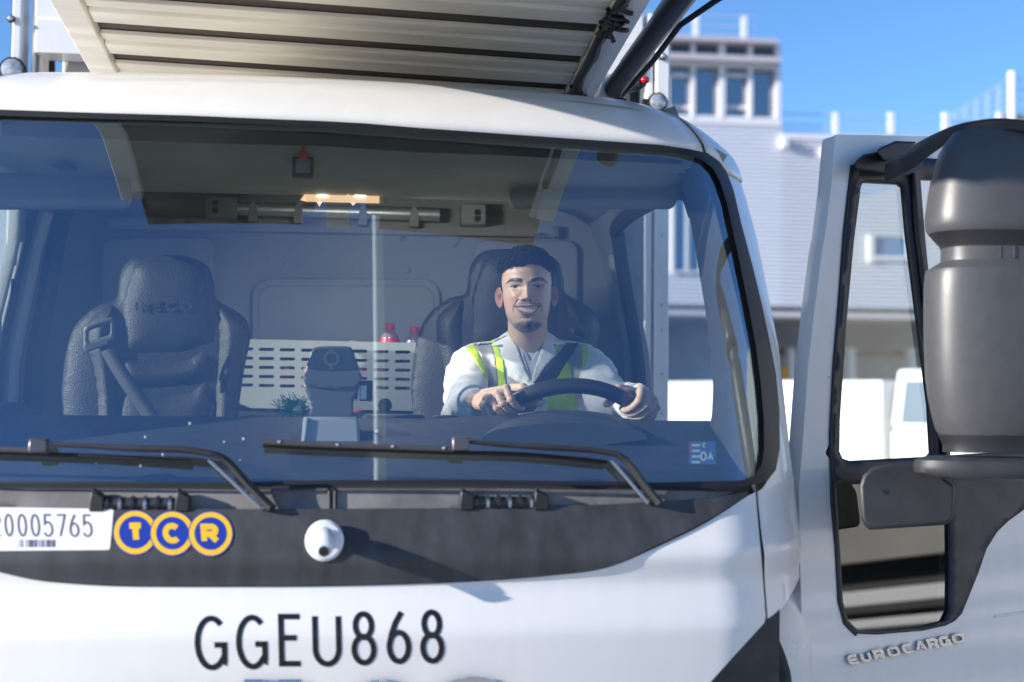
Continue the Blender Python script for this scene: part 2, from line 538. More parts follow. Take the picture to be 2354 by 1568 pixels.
# ---- outlines measured in the photograph (2354 x 1568 pixels)
WTOP = [(0, 255), (214, 262), (427, 268), (641, 277), (745, 281), (838, 286), (959, 296), (1172, 311), (1386, 326), (1516, 335), (1583, 345)]
WR = [(1623, 354), (1651, 374), (1669, 401), (1683, 438), (1701, 516), (1726, 610), (1748, 702), (1765, 781), (1780, 859), (1788, 948), (1789, 1030), (1780, 1081), (1758, 1108)]
WB = [(1700, 1122), (1516, 1119), (1093, 1114), (745, 1114), (534, 1117), (249, 1114), (0, 1113)]
ITOP = [(0, 268), (214, 275), (427, 281), (641, 290), (745, 294), (959, 309), (1172, 325), (1386, 341), (1516, 350), (1575, 358)]
IR = [(1612, 370), (1636, 390), (1652, 420), (1668, 470), (1683, 540), (1700, 620), (1716, 700), (1733, 790), (1745, 880), (1752, 960), (1753, 1030), (1748, 1070), (1730, 1095), (1700, 1106)]
IB = [(1516, 1110), (1093, 1104), (745, 1105), (534, 1110), (249, 1108), (0, 1108)]
mirWR = [mir(*p) for p in WR[::-1]]
mirIR = [mir(*p) for p in IR[::-1]]
outer = WTOP + WR + WB + mirWR
inner = ITOP + IR + IB + mirIR

sheet("windscreen_seal", outer, surfmap(0.004), 12, RUBBER, lorry, holes=[inner], nrm=surfn)
wsg = sheet("windscreen", [(p[0], p[1]) for p in outer], surfmap(-0.004), 22, WSGLASS, lorry)
# dotted tint band printed along the top of the glass
band = [(x, y + 4) for x, y in ITOP] + [(1575, 372), (1386, 364), (1172, 352), (959, 344), (745, 330), (427, 322), (214, 312), (0, 304)]
sheet("tint_band", band, surfmap(-0.012), 24, M("tint_print", (0.014, 0.015, 0.016), 0.4, nscale=160, namt=0.4), wsg)

# ---- roof cap and roof corners
wt = [Ssz(*p) for p in WTOP + WR[:3]]
wt_s = [p[0] for p in wt]; wt_z = [p[1] for p in wt]
def ztop(s):
    if s >= wt_s[0]: return interp(s, wt_s, wt_z)
    d0 = wt_z[0] - interp(-wt_s[0], wt_s, wt_z)
    return interp(-s, wt_s, wt_z) + d0 * (1 - sstep(-wt_s[0], .93, -s))
def roof_loft(name, s_list, mat):
    mb = MB(); rows = []
    for s in s_list:
        z0 = ztop(s) + 0.001; col = []
        zt = 2.575 - zdrop(s, 2.575)
        for i in range(13):
            z = z0 + (zt - z0) * (1 - (1 - i / 12) ** 1.6)
            col.append(P(s, z, 0.0015))
        e = col[-1]
        for y, dz in ((.95, .008), (1.3, .01), (1.9, .0)): col.append(Vector((e.x, max(y, e.y + .05), e.z + dz)))
        rows.append(col)
        if abs(s) > .995:
            sg_ = 1 if s > 0 else -1
            rows.append([c + Vector((-sg_ * .006, .04, 0)) for c in col]); rows.append([c + Vector((-sg_ * .03, .16, 0)) for c in col])
    mb.loft(rows, caps=False, closed=False)
    o = mb.build(name, mat, lorry, angle=60)
    sd = o.modifiers.new("solidify", 'SOLIDIFY'); sd.thickness = 0.004; sd.offset = -1
    return o
roof = roof_loft("roof_panel", [-.868 + 1.736 * i / 40 for i in range(41)], WHITE)
for sg in (-1, 1):
    rc = roof_loft("roof_corner", [sg * (.876 + .124 * i / 10) for i in range(11)], WHITE)
    ins = MB()
    loop = [(1590, 279), (1612, 287), (1640, 305), (1655, 322), (1640, 322), (1612, 306)]
# outer windscreen pillars, from the seal round the corner to the door opening
wr = [Ssz(*p) for p in WR]
wr_z = [p[1] for p in wr][::-1]; wr_s = [p[0] for p in wr][::-1]
def sedge(z): return interp(z, wr_z, wr_s)
for sg in (-1, 1):
    rows = []
    for i in range(33):
        z = 1.622 + (ztop(sg * .96) - 1.612) * i / 32
        s0 = min(.995, sedge(z) + .002)
        row = []
        for k in range(7):
            s = s0 + (1 - s0) * k / 6
            p = P(s, z, 0.0); row.append(Vector((sg * p.x, p.y, p.z)))
        e = row[-1]
        row += [e + Vector((sg * .004, .03, 0)), e + Vector((sg * .004, .10, 0)), e + Vector((-sg * .05, .10, 0)), e + Vector((-sg * .06, .02, 0))]
        rows.append(row)
    MB().loft(rows, caps=False, closed=False).build("windscreen_pillar", WHITE, lorry, angle=50)

# ---- cowl above the nose, nose panel, white front panel
cowl = [(0, 1117), (249, 1118), (534, 1120), (745, 1117), (1093, 1117), (1516, 1122), (1698, 1125), (1640, 1160), (1397, 1163), (987, 1172), (559, 1174), (264, 1174), (0, 1172)]
lm = [mir(*p) for p in ((1397, 1163), (1640, 1160), (1698, 1125), (1516, 1122))]
cowl_o = sheet("cowl_panel", cowl + lm, surfmap(-0.018), 20, COWLM, lorry, thick=0.01)
# upright rib and clip marks in the middle of the cowl
mb = MB()
for x in (757, 770): mb.tube([S(x, 1119, -.014), S(x, 1170, -.014)], .004, 8)
mb.build("cowl_rib", GREYP, cowl_o)
NOSE_TOP = [(0, 1170), (264, 1172), (559, 1172), (987, 1170), (1397, 1161), (1640, 1146), (1716, 1131)]
NOSE_BOT = [(1716, 1139), (1623, 1199), (1516, 1252), (1397, 1302), (1272, 1320), (1093, 1334), (915, 1341), (737, 1345), (559, 1346), (285, 1345), (143, 1337), (71, 1329), (0, 1313)]
nb = smooth_poly(NOSE_BOT, 4)
nl = [mir(*p) for p in ((1516, 1252), (1560, 1232), (1623, 1199), (1716, 1137), (1716, 1131), (1640, 1146))]
nl = [p for p in nl if p[0] < -8]
nose = sheet("nose_panel", NOSE_TOP + nb + nl, surfmap(0.004), 16, NOSEM, lorry, nrm=surfn)
fp = [(p[0], p[1] + 3) for p in nb][::-1] + [(1737, 1131), (1741, 1180), (1750, 1280), (1760, 1418), (1757, 1432), (1690, 1505), (1600, 1605), (1560, 1700), (1540, 2050), (745, 2080), (-100, 2050)]
fl = [mir(*p) for p in ((1540, 2050), (1560, 1700), (1600, 1605), (1690, 1505), (1757, 1432), (1760, 1418), (1750, 1280), (1741, 1180), (1737, 1131), (1716, 1142), (1623, 1202), (1516, 1255))]
fl = [p for p in fl if p[0] < -8]
front = sheet("front_panel", fp + fl, surfmap(0.0), 13, WHITE, lorry, nrm=surfn)
sheet("nose_backing", NOSE_TOP + [(1735, 1131), (1752, 1300), (1745, 1430), (1560, 1650), (745, 1900), (-100, 1900), (-350, 1400), (-420, 1150)], surfmap(-.022), 40, RUBBER, lorry)
seam = sorted([Ssz(*p)[::-1] for p in ((1737, 1131), (1741, 1180), (1750, 1280), (1760, 1418))])
seam_z = [q[0] for q in seam]; seam_s = [q[1] for q in seam]
z1 = 1.8 - (1322 - 930) / 3100 * 2.88
# corner panels beside the front panel, wrapping to the door opening
for sg in (-1, 1):
    rows = []
    for i in range(25):
        z = 1.645 - .385 * i / 24
        row = []
        for k in range(11):
            s0 = interp(z, seam_z, seam_s) + .004
            s = s0 + (1 - s0) * k / 10
            t = k / 10
            zb_ = seam_z[0] - .004 + (z1 - seam_z[0]) * t ** 1.2
            zt_ = seam_z[-1] + (.028 * sstep(0, .35, t))
            z2 = zt_ + (zb_ - zt_) * i / 24
            p = P(s, z2, 0.001); row.append(Vector((sg * p.x, p.y, p.z)))
        e = row[-1]
        row += [e + Vector((sg * .006, .02, 0)), e + Vector((sg * .006, .09, 0)), e + Vector((-sg * .06, .095, 0))]
        rows.append(row)
    MB().loft(rows, caps=False, closed=False).build("corner_panel", WHITE, lorry, angle=50)
# wheel-arch flare and dark liner (both sides)
outl = smooth_poly([(1826, 1322), (1850, 1360), (1872, 1402), (1879, 1455), (1883, 1568), (1886, 1800)], 5)
inn = smooth_poly([(1765, 1438), (1778, 1450), (1793, 1475), (1812, 1527), (1821, 1580), (1830, 1800)], 5)
for sg in (-1, 1):
    rows = []
    for a, b in zip(outl, inn):
        A = W(*a, .52); B = W(*b, .33)
        row = []
        for k in range(9):
            t = k / 8
            q = B.lerp(A, t) + Vector((0, -.05 * math.sin(math.pi * t), .012 * math.sin(math.pi * t)))
            row.append(Vector((sg * q.x, q.y, q.z)))
        row.append(row[0] + Vector((0, 0, 0)) + Vector((sg * -.0, .12, -.01)))
        rows.append([row[-1]] + row[:-1])
    MB().loft(rows, caps=False, closed=False).build("wheel_arch", WHITE, lorry, angle=50)
    lin = MB().box((sg * .55 if sg > 0 else -1.0, .30, .55), (1.0 if sg > 0 else -.55, .42, 1.40))
    lin.build("arch_liner", RUBBER, lorry)
    wy = .95
    wh = part("front_wheel", lorry)
    MB().lathe((sg * .80, wy, .46), [(.30, 0), (.44, .0), (.46, .04), (.46, .22), (.44, .26), (.30, .26)], 32, Vector((sg, 0, 0))).build("tyre", RUBBER, wh)
    MB().lathe((sg * .86, wy, .46), [(.29, 0), (.29, .16), (.2, .12), (.1, .2), (.0, .2)], 24, Vector((sg, 0, 0))).build("rim", METAL, wh)
# lower bumper and chassis that carry the cab
MB().box((-1.0, -.02, .35), (1.0, .28, .92)).build("bumper", GREYP, lorry, bevel=.03)
MB().box((-.4, .2, .55), (.4, 7.5, .85)).build("chassis", RUBBER, lorry)

# ---- front fittings: grab grips, camera, label, badges, lettering, maker's letters
def grip(x0, x1, yt, yb):
    g = part("cowl_grip", lorry)
    for xa, xb in ((x0, x0 + 34), (x1 - 34, x1)):
        mb = MB(); a = S(xa, yb + 4, -.004); b = S(xb, yb + 4, -.004)
        mb.loft([[a + Vector((0, -.012, 0)), b + Vector((0, -.012, 0)), b + Vector((0, .03, 0)), a + Vector((0, .03, 0))],
                 [a + Vector((0.003, -.014, .036)), b + Vector((0, -.014, .03)), b + Vector((0, .02, .03)), a + Vector((0.003, .02, .036))],
                 [a + Vector((0.006, -.008, .044)), b + Vector((-.012, -.008, .036)), b + Vector((-.012, .015, .036)), a + Vector((0.006, .015, .044))]])
        mb.build("grip_end", BLACKP, g, bevel=.003)
    mb = MB()
    a = S(x0 + 20, (yt + yb) / 2 + 8, .0); b = S(x1 - 20, (yt + yb) / 2 + 8, .0)
    mb.tube([a + (b - a) * i / 8 for i in range(9)], .012, 12)
    mb.build("grip_bar", GREYP, g)
    for k in range(6):
        c = a + (b - a) * ((k + .8) / 6.6)
        MB().tube([c + Vector((-.003, 0, 0)), c + Vector((.003, 0, 0))], .0155, 12).build("grip_rib", METAL if k % 2 else BLACKP, g)
    MB().box(S(x1 + 5, yb - 2, -.012), S(x1 + 110, yb + 4, -.004)).build("grip_slot", METAL, g)
grip(205, 435, 1130, 1170)
grip(1055, 1260, 1127, 1167)

fc = part("front_camera", lorry)
c = S(746, 1245, .004)
MB().lathe(c, [(.038, 0), (.040, .004), (.039, .012), (.034, .016), (.0, .017)], 36, Vector((0, -1, .15)), sy=.93).build("camera_base", M("camera_white", (.74, .75, .78), .15, coat=.8), fc)
nk = MB()
rings = []
for i, (yy, r, dz) in enumerate(((0, .016, .010), (.02, .019, .012), (.045, .020, .008), (.062, .019, 0), (.07, .015, -.008), (.072, .011, -.011))):
    rings.append([c + Vector((r * math.cos(a) * (1.05), -.012 - yy, dz + r * .95 * math.sin(a))) for a in [2 * math.pi * j / 20 for j in range(20)]])
nk.loft(rings).build("camera_body", MATS["camera_white"], fc)
cc = c + Vector((0, -.0835, -.010))
MB().lathe(cc, [(.010, 0), (.010, .004), (.0, .0045)], 18, Vector((0, -1, -.25))).build("lens", M("lens_glass", (.01, .01, .012), .05, coat=1), fc)

lab = [(-150, 1166), (258, 1172), (262, 1175), (254, 1262), (250, 1266), (-150, 1269)]
lb = sheet("number_label", lab, surfmap(.0048), 12, LABELW, lorry)
dx = [(-38, -10), (-4, 28) , (38, 66), (70, 97), (99, 128), (131, 157), (159, 183), (188, 214)]
for ch, (x0, x1) in zip("20005765", [(-30, 4), (11, 33), (41, 64), (71, 94), (100, 124), (131, 154), (160, 183), (190, 214)]):
    glyph("digit", ch, (x0, 1183 + x0 * .008, x1, 1236 + x0 * .008), 4.6, lambda u, v, i: S(u, v, .0052 + i * .0001), M("label_print", (.10, .10, .13), .5), lb, .0002, slant=-.06)
rnd = random.Random(3); bars = MB(); x = 46
while x < 126:
    w = rnd.choice((1.4, 2.2, 3.2)); y0, y1 = 1243, 1260
    if not 52 < x < 58: bars.add([S(x, y0, .0053), S(x + w, y0, .0053), S(x + w, y1, .0053), S(x, y1, .0053)], [(0, 1, 2, 3)])
    x += w + rnd.choice((1.4, 2.4, 3.6))
bars.build("barcode", MATS["label_print"], lb, smooth=False)

def circ(cx, cy, r, n=48): return [(cx + r * math.cos(2 * math.pi * i / n), cy + r * math.sin(2 * math.pi * i / n)) for i in range(n)]
for k, (cx, cy, ch, box, st) in enumerate(((312, 1226, 'T', (293, 1204, 333, 1250), 14), (397, 1228, 'C', (375, 1205, 419, 1252), 13), (485, 1229, 'R', (463, 1207, 505, 1253), 13))):
    bd = sheet("round_badge", circ(cx, cy, 52), surfmap(.0046 + .0004 * k), 10, BLU, lorry)
    sheet("badge_ring", circ(cx, cy, 49), surfmap(.0049 + .0004 * k), 10, YEL, bd, holes=[circ(cx, cy, 37)])
    sheet("badge_field", circ(cx, cy, 37.5), surfmap(.0051 + .0004 * k), 10, BLU, bd)
    glyph("badge_letter", ch, box, st, lambda u, v, i: S(u, v, .0053 + .0001 * i + .0004 * k), YEL, bd, .0002, slant=-.06)

for ch, bx in zip("GGEU868", ((446, 1415, 524, 1541), (541, 1413, 617, 1539), (640, 1411, 697, 1532), (718, 1410, 785, 1533), (807, 1405, 865, 1530), (888, 1403, 945, 1527), (965, 1401, 1021, 1526))):
    glyph("letter", ch, bx, 13, lambda u, v, i: S(u, v, .0005 + .0001 * i), BLACKL, front, .0002, slant=-.02)
for ch, bx in zip("IVECO", ((290, 1560, 330, 1672), (350, 1560, 520, 1672), (560, 1558, 715, 1670), (800, 1556, 965, 1668), (1000, 1550, 1170, 1664))):
    l = glyph("maker_letter", ch, bx, 30, lambda u, v, i: S(u, v, .004 + .0008 * i), CHROME, front, .012)
    b = l.modifiers.new("bevel", 'BEVEL'); b.width = .004; b.segments = 2

# rain drops dried on the glass
rnd = random.Random(21); drop = None
for k in range(9):
    x, y = rnd.uniform(40, 1700), rnd.uniform(980, 1090)
    if k < 8: x, y = ((335, 1006), (375, 1046), (324, 1072), (552, 1060), (437, 975), (222, 1066), (560, 1010), (516, 1017))[k]
    q = S(x, y, .003)
    if drop is None:
        drop = MB().sphere((0, 0, 0), .0032, .0016, .0042, 10, 8).build("water_drop", M("drop_gloss", (.6, .65, .7), .05, coat=1), wsg); o = drop
    else:
        o = drop.copy(); COL.objects.link(o); o.parent = wsg
    o.location = q; o.scale = (rnd.uniform(.35, .75),) * 3
# ---- wipers
def on_glass(px, py, off): return S(px, py, off)
def wiper(blade, clipx, arm, elbow):
    w = part("wiper", lorry)
    pts = smooth_poly(blade, 6)
    MB().tube([on_glass(x, y, .016) for x, y in pts], .0045, 8).build("wiper_blade", RUBBER, w)
    mb = MB(); n = len(pts)
    mb.tube([on_glass(x, y - 5, .024) for x, y in pts[: int(n * .62)]], .0055, 8)
    mb.build("blade_carrier", M("wiper_metal", (.13, .12, .125), .3, .5), w)
    for i in range(2, int(n * .6), 5):
        x, y = pts[i]; q = on_glass(x, y - 6, .028)
        MB().sphere(q, .004, .004, .0045, 8, 6).build("carrier_rivet", CHROME, w)
    x, y = clipx
    c = on_glass(x, y, .034)
    MB().obox(c, (.017, 0, 0), (0, .012, 0), (0, .003, .013)).build("arm_clip", MATS["wiper_metal"], w, bevel=.003)
    mb = MB()
    pa = smooth_poly(arm, 5)
    rad = [.007 + .005 * min(1, i / (len(pa) * .5)) for i in range(len(pa))]
    mb.tube([on_glass(a, b, .036) for a, b in pa], rad, 10, flat=.55)
    mb.build("wiper_arm", GREYP, w)
    pe = smooth_poly(elbow, 5)
    MB().tube([S(a, b, .036 - .03 * sstep(0, len(pe) - 1, i)) for i, (a, b) in enumerate(pe)], [.012 + .008 * i / len(pe) for i in range(len(pe))], 10, flat=.5).build("arm_root", GREYP, w)
    e0, e1 = elbow[0], elbow[-1]
    MB().tube([S(e0[0] - 6, e0[1] + 10, .022), S(e1[0] - 26, e1[1], .01)], .0045, 8).build("arm_spring", METAL, w)
wiper([(606, 1029), (750, 1036), (900, 1041), (1040, 1046), (1200, 1050), (1390, 1068)], (1054, 1031),
      [(1072, 1028), (1150, 1034), (1250, 1040), (1350, 1046), (1410, 1056)], [(1405, 1055), (1432, 1070), (1470, 1112), (1512, 1160)])
wiper([(-300, 1036), (-150, 1042), (0, 1046), (120, 1050), (260, 1056), (440, 1068)], (101, 1036),
      [(125, 1034), (220, 1038), (320, 1043), (428, 1046), (495, 1056)], [(490, 1054), (525, 1068), (570, 1116), (626, 1172)])

# ---- cab interior -------------------------------------------------
YR = 1.85          # rear wall
rear_poly = [W(x, y, YR) for x, y in ((118, 1250), (118, 500), (150, 440), (1400, 452), (1440, 520), (1440, 1250))]
def rear(off): return lambda u, v: W(u, v, YR) + Vector((0, off, 0))
rw = sheet("rear_wall", [(60, 1400), (60, 420), (1480, 420), (1480, 1400)], rear(0), 40, FELT, lorry, thick=.02)
def rrect(x0, y0, x1, y1, r, n=5):
    out = []
    for cx, cy, a in ((x1 - r, y0 + r, -90), (x1 - r, y1 - r, 0), (x0 + r, y1 - r, 90), (x0 + r, y0 + r, 180)):
        for i in range(n + 1): out.append((cx + r * math.cos(R(a + 90 * i / n)), cy + r * math.sin(R(a + 90 * i / n))))
    return out
def raised(name, loop, depth, mat, parent, y=YR, bev=.012):
    o = sheet(name, loop, lambda u, v: W(u, v, y - depth), 24, mat, parent, thick=depth)
    b = o.modifiers.new("bevel", 'BEVEL'); b.width = bev; b.segments = 3; b.limit_method = 'ANGLE'; b.angle_limit = R(50)
    return o
raised("wall_panel", rrect(232, 545, 492, 1000, 28), .03, FELT, rw)
raised("wall_panel", rrect(578, 640, 1012, 1000, 40), .03, FELT, rw)
raised("wall_panel", rrect(592, 655, 1000, 990, 34), .035, FELT, rw, y=YR - .0)
raised("wall_panel", rrect(1090, 552, 1330, 1000, 28), .03, FELT, rw)
for x, y in ((661, 608), (935, 618)):
    MB().lathe(W(x, y, YR - .001), [(.013, 0), (.013, .006), (.008, .009), (.0, .009)], 16, Vector((0, -1, 0))).build("wall_button", TRIML, rw)
# rolled curtain rail along the top of the rear wall
rail = part("blind_rail", lorry)
MB().tube([W(x, 478 + (x - 500) * .030, YR - .10) for x in range(530, 1070, 60)], .022, 16).build("rail_tube", ALU, rail)
for x0, x1 in ((476, 545), (1058, 1116)):
    MB().obox((W((x0 + x1) / 2, 478 + ((x0 + x1) / 2 - 500) * .030, YR - .09)), (.0007 * (x1 - x0), 0, 0), (0, .04, 0), (0, 0, .034)).build("rail_bracket", TRIMG, rail, bevel=.006)
for x in (495, 495, 1098, 1098):
    pass
for k, (x, y) in enumerate(((495, 467), (495, 484), (1097, 488), (1097, 503))):
    MB().lathe(W(x, y, YR - .131), [(.010, 0), (.010, .006), (0, .006)], 12, Vector((0, -1, 0))).build("bracket_screw", RUBBER, rail)
for x in (582, 686, 834, 952):
    q = W(x, 483 + (x - 500) * .030, YR - .12)
    MB().loft([[q + Vector((a, -.006, b)), q + Vector((-a, -.006, b)), q + Vector((-a, .03, b)), q + Vector((a, .03, b))] for a, b in ((.014, -.034), (.014, .0), (.008, .022), (.003, .03))]).build("rail_clip", TRIMG, rail)
raised("wall_rib", [(245, 497), (1285, 520), (1285, 545), (245, 525)], .05, FELT, rw)

# overhead storage shelf, its lips and stowage
def lat(z, y, x0, x1): return [Vector((x0, y, z)), Vector((x1, y, z))]
shelf = part("overhead_shelf", lorry)
prof = [(.42, 2.415), (.46, 2.352), (.50, 2.338), (.60, 2.330), (.70, 2.326), (.82, 2.322), (.85, 2.335), (.85, 2.42), (.7, 2.46), (.46, 2.44)]
mb = MB()
rings = []
for i in range(25):
    t = -1 + 2 * i / 24
    x = .04 + t * .84
    k = 1 - .12 * max(0, (abs(t) - .8) / .2) ** 2
    rings.append([Vector((x, y + .05 * t * t, z + (.03 * max(0, (abs(t) - .85) / .15) ** 2 if z < 2.35 else 0))) for y, z in prof])
mb.loft(rings).build("shelf_body", TRIML, shelf, angle=40)
# sun visor in front of the driver and its twin
for x0, x1 in ((1170, 1560), (-30, 300)):
    o = sheet("sun_visor", rrect(x0, 398, x1, 466, 22), lambda u, v: W(u, v, .62 + .001 * (466 - v)), 18, TRIMG, shelf, thick=.022)
# wide recess lip and centre bracket
MB().box(W(744, 374, .50), W(818, 366, .47)).build("shelf_bracket", GREYP, shelf, bevel=.004)
MB().tube([W(783, 372, .49), W(786, 440, .85)], .007, 8).build("bracket_strap", RUBBER, shelf)
for x in (150, 1385):
    MB().box(W(x - 18, 392, .56), W(x + 18, 376, .50)).build("visor_clip", GREYP, shelf, bevel=.004)
# small pull handle hanging on the left
MB().tube([W(318, 430, .95), W(322, 446, .95), W(333, 478, .95)], [.010, .007, .012], 10).build("pull_handle", BLACKP, shelf)
lamp = part("reading_lamp", lorry)
LAMPM = M("lamp_diffuser", (.9, .7, .5), .4, emit=((1.0, .62, .36), .62))
o = sheet("lamp_diffuser", [(698, 447), (872, 451), (872, 465), (704, 461)], lambda u, v: W(u, v, .80), 6, LAMPM, lamp, thick=.02)
for x in (742, 828):
    MB().sphere(W(x, 450, .797), .016, .004, .0035, 14, 8).build("lamp_bulb", M("lamp_glow", (1, .85, .7), .4, emit=((1.0, .80, .6), 1.6)), lamp)
ld = bpy.data.lights.new("reading_lamp_light", 'AREA'); ld.shape = 'RECTANGLE'; ld.size = .16; ld.size_y = .03; ld.energy = 3.2; ld.color = (1.0, .95, .90)
lo = bpy.data.objects.new("reading_lamp_light", ld); COL.objects.link(lo); lo.parent = lamp; lo.location = W(785, 466, .90); lo.rotation_euler = Vector((.46, .26, -.44)).to_track_quat('-Z', 'Y').to_euler()
MB().box(W(690, 446, .85), W(885, 470, .822)).build("lamp_housing", TRIML, lamp, bevel=.004)
# headliner and cab shell
mb = MB()
hl = []
for i in range(9):
    y = .44 + (YR - .44) * i / 8
    hl.append([Vector((x, y, 2.50 - .10 * max(0, (abs(x) - .6) / .3) ** 2)) for x in [-.92 + 1.84 * k / 16 for k in range(17)]])
mb.loft(hl, caps=False, closed=False)
ho = mb.build("headliner", TRIML, lorry)
sd = ho.modifiers.new("solidify", 'SOLIDIFY'); sd.thickness = .02
def sidex(z): return interp(z, [0.9, 1.94, 2.33, 2.5], [1.0, .965, .885, .80])
def side(sg): return lambda u, v: Vector((sg * sidex(v), u, v))
wall_l = [(.50, .95), (1.95, .95), (1.95, 2.52), (.62, 2.52), (.50, 2.30)]
win_l = [(.56, 1.60), (1.50, 1.60), (1.50, 2.26), (1.42, 2.34), (.72, 2.34)]
sheet("cab_side", [(1.56, .95), (1.95, .95), (1.95, 2.52), (.58, 2.52), (.54, 2.36), (1.50, 2.37), (1.56, 2.30)], side(1), .08, TRIMG, lorry, thick=.03)
pd = sheet("passenger_door", wall_l, side(-1), .08, TRIMG, lorry, holes=[win_l], thick=.05)
sheet("door_glass", win_l, lambda u, v: Vector((-sidex(v) - .02, u, v)), .1, SGLASS, pd)
sheet("door_seal", [(.53, 1.57), (1.53, 1.57), (1.53, 2.28), (1.44, 2.37), (.70, 2.37)], lambda u, v: Vector((-sidex(v) + .006, u, v)), .1, RUBBER, pd, holes=[win_l], thick=.02)
MB().tube([(-.955 + .0 , 1.57, 1.2), (-.945, 1.57, 1.9), (-.885, 1.56, 2.25), (-.84, 1.50, 2.36)], .022, 10).build("door_jamb", M("jamb_paint", (.55, .57, .58), .4), pd)
MB().tube([(-.90, 1.66, 1.2), (-.90, 1.66, 1.9), (-.84, 1.64, 2.28), (-.78, 1.5, 2.42)], .028, 10).build("jamb_seal", RUBBER, pd)
MB().box((-1.0, .25, 1.02), (1.0, 1.95, 1.10)).build("cab_floor", DASHM, lorry)
MB().box((-1.04, 1.9, .95), (1.04, 1.96, 2.55)).build("cab_back", WHITE, lorry, bevel=.02)
# door-opening rubber on the driver's side
op = [(.60, 2.27), (.72, 2.345), (1.42, 2.355), (1.52, 2.28), (1.55, 2.0), (1.57, 1.5), (1.57, 1.12)]
MB().tube([Vector((sidex(z) - .005, y, z)) for y, z in smooth_poly(op, 5)], .024, 10).build("opening_seal", RUBBER, lorry)
MB().tube([Vector((sidex(z) - .005, y + .06, z)) for y, z in op[3:]], .03, 10).build("belt_pillar", TRIML, lorry)
# inner windscreen pillars
for sg in (-1, 1):
    rows = []
    for i in range(14):
        z = 1.60 + .80 * i / 13
        s0 = max(.90, min(.97, sedge(z) - .035))
        a = P(s0, z, -.03); b = P(1.0, z, -.03)
        e = Vector((sidex(z) + .01, .60 - .02 * i / 13, z))
        row = [a, Vector((a.x - .015, a.y + .06, z)), Vector((min(e.x, a.x + .03) - .06, .52, z)), Vector((e.x - .02, .60, z)), e + Vector((.02, .0, 0)), b]
        rows.append([Vector((sg * q.x, q.y, q.z)) for q in row])
    MB().loft(rows).build("inner_pillar", DASHM, lorry, angle=50)

# ---- dashboard
mb = MB(); rows = []
for i in range(31):
    t = -1 + 2 * i / 30; x = t * 1.0
    bo = .085 * t * t + .12 * max(0, (abs(t) - .75) / .25) ** 2
    h = .016 * math.sin(t * 9) * 0
    bump_z = .010 * math.exp(-((x - .50) / .20) ** 4)
    rows.append([Vector((x, .085 + bo, 1.625)), Vector((x, .12 + bo, 1.652)), Vector((x, .25 + bo * .8, 1.69)), Vector((x, .40 + bo * .6, 1.735 + bump_z * .5)),
                 Vector((x, .50 + bo * .4, 1.766 + bump_z)), Vector((x, .56, 1.762 + bump_z)), Vector((x, .60, 1.72 + bump_z * .6)), Vector((x, .62, 1.40)), Vector((x, .62, 1.12)), Vector((x, .3, 1.12))])
mb.loft(rows, caps=True)
dash = mb.build("dashboard", DASHM, lorry, angle=30)
# instrument hump in front of the wheel, side pods, lower dome at the left
hump = MB(); rings = []
for i in range(9):
    y = .34 + .24 * i / 8
    k = math.sin(math.pi * (.25 + .7 * i / 8) / 1.0)
    rings.append([W(1298 + 190 * math.cos(a), 1010 - 68 * math.sin(a) * min(1, .55 + i * .07), y) for a in [math.pi * j / 24 for j in range(25)]] + [W(1100, 1060, y)])
hump.loft(rings).build("instrument_hood", DASHM, dash, angle=40)
MB().sphere(W(28, 968, .55), .045, .05, .045).build("dash_speaker", RUBBER, dash)
for x0, x1, y0 in ((420, 540, 962), (560, 640, 955), (830, 980, 953), (990, 1060, 955)):
    MB().box(W(x0, 1010, .62), W(x1, y0, .54)).build("dash_pod", DASHM, dash, bevel=.012)
MB().lathe(W(885, 932, .7), [(.016, -.01), (.018, 0), (.016, .006), (.008, .008), (0, .008)], 16, Vector((0, -1, 0))).build("dash_knob", RUBBER, dash)
MB().tube([W(400, 1040, .42), W(410, 1000, .48), W(440, 965, .54), W(480, 955, .56), W(488, 935, .6), W(470, 905, .7)], .004, 8).build("cable", RUBBER, dash)

# ---- steering wheel
RC = W(1297, 1042, .66); RR = .216; TB = R(41)
e_n = Vector((0, math.cos(TB), math.sin(TB)))           # towards the driver
e_u = Vector((0, -math.sin(TB), math.cos(TB)))
def ring(a): return RC + Vector((1, 0, 0)) * (RR * math.sin(a)) + e_u * (RR * math.cos(a))
def ring_r(a): return (Vector((1, 0, 0)) * math.sin(a) + e_u * math.cos(a)).normalized()
def ring_t(a): return (Vector((1, 0, 0)) * math.cos(a) - e_u * math.sin(a)).normalized()
sw = part("steering_wheel", lorry)
mb = MB(); N = 72
rr = [[ring(2 * math.pi * i / N) + ring_r(2 * math.pi * i / N) * (.0185 * math.cos(b)) + e_n * (.0185 * math.sin(b)) for b in [2 * math.pi * j / 16 for j in range(16)]] for i in range(N)]
k = MB(); k.loft(rr + [rr[0]], caps=False).build("wheel_rim", M("wheel_leather", (.03, .031, .035), .36, bump=.3, bscale=500), sw)
MB().lathe(RC - e_n * .04, [(.09, 0), (.10, .01), (.095, .04), (.06, .05), (0, .05)], 28, e_n).build("wheel_hub", BLACKP, sw)
mb = MB()
for a in (R(100), R(-100), R(180)):
    mb.tube([RC - e_n * .02, (RC + ring(a)) / 2 - e_n * .02, ring(a)], [.03, .02, .014], 10, flat=.5)
mb.build("wheel_spoke", BLACKP, sw)
MB().tube([RC - e_n * .04, RC - e_n * .5], .04, 12).build("steering_column", BLACKP, sw)

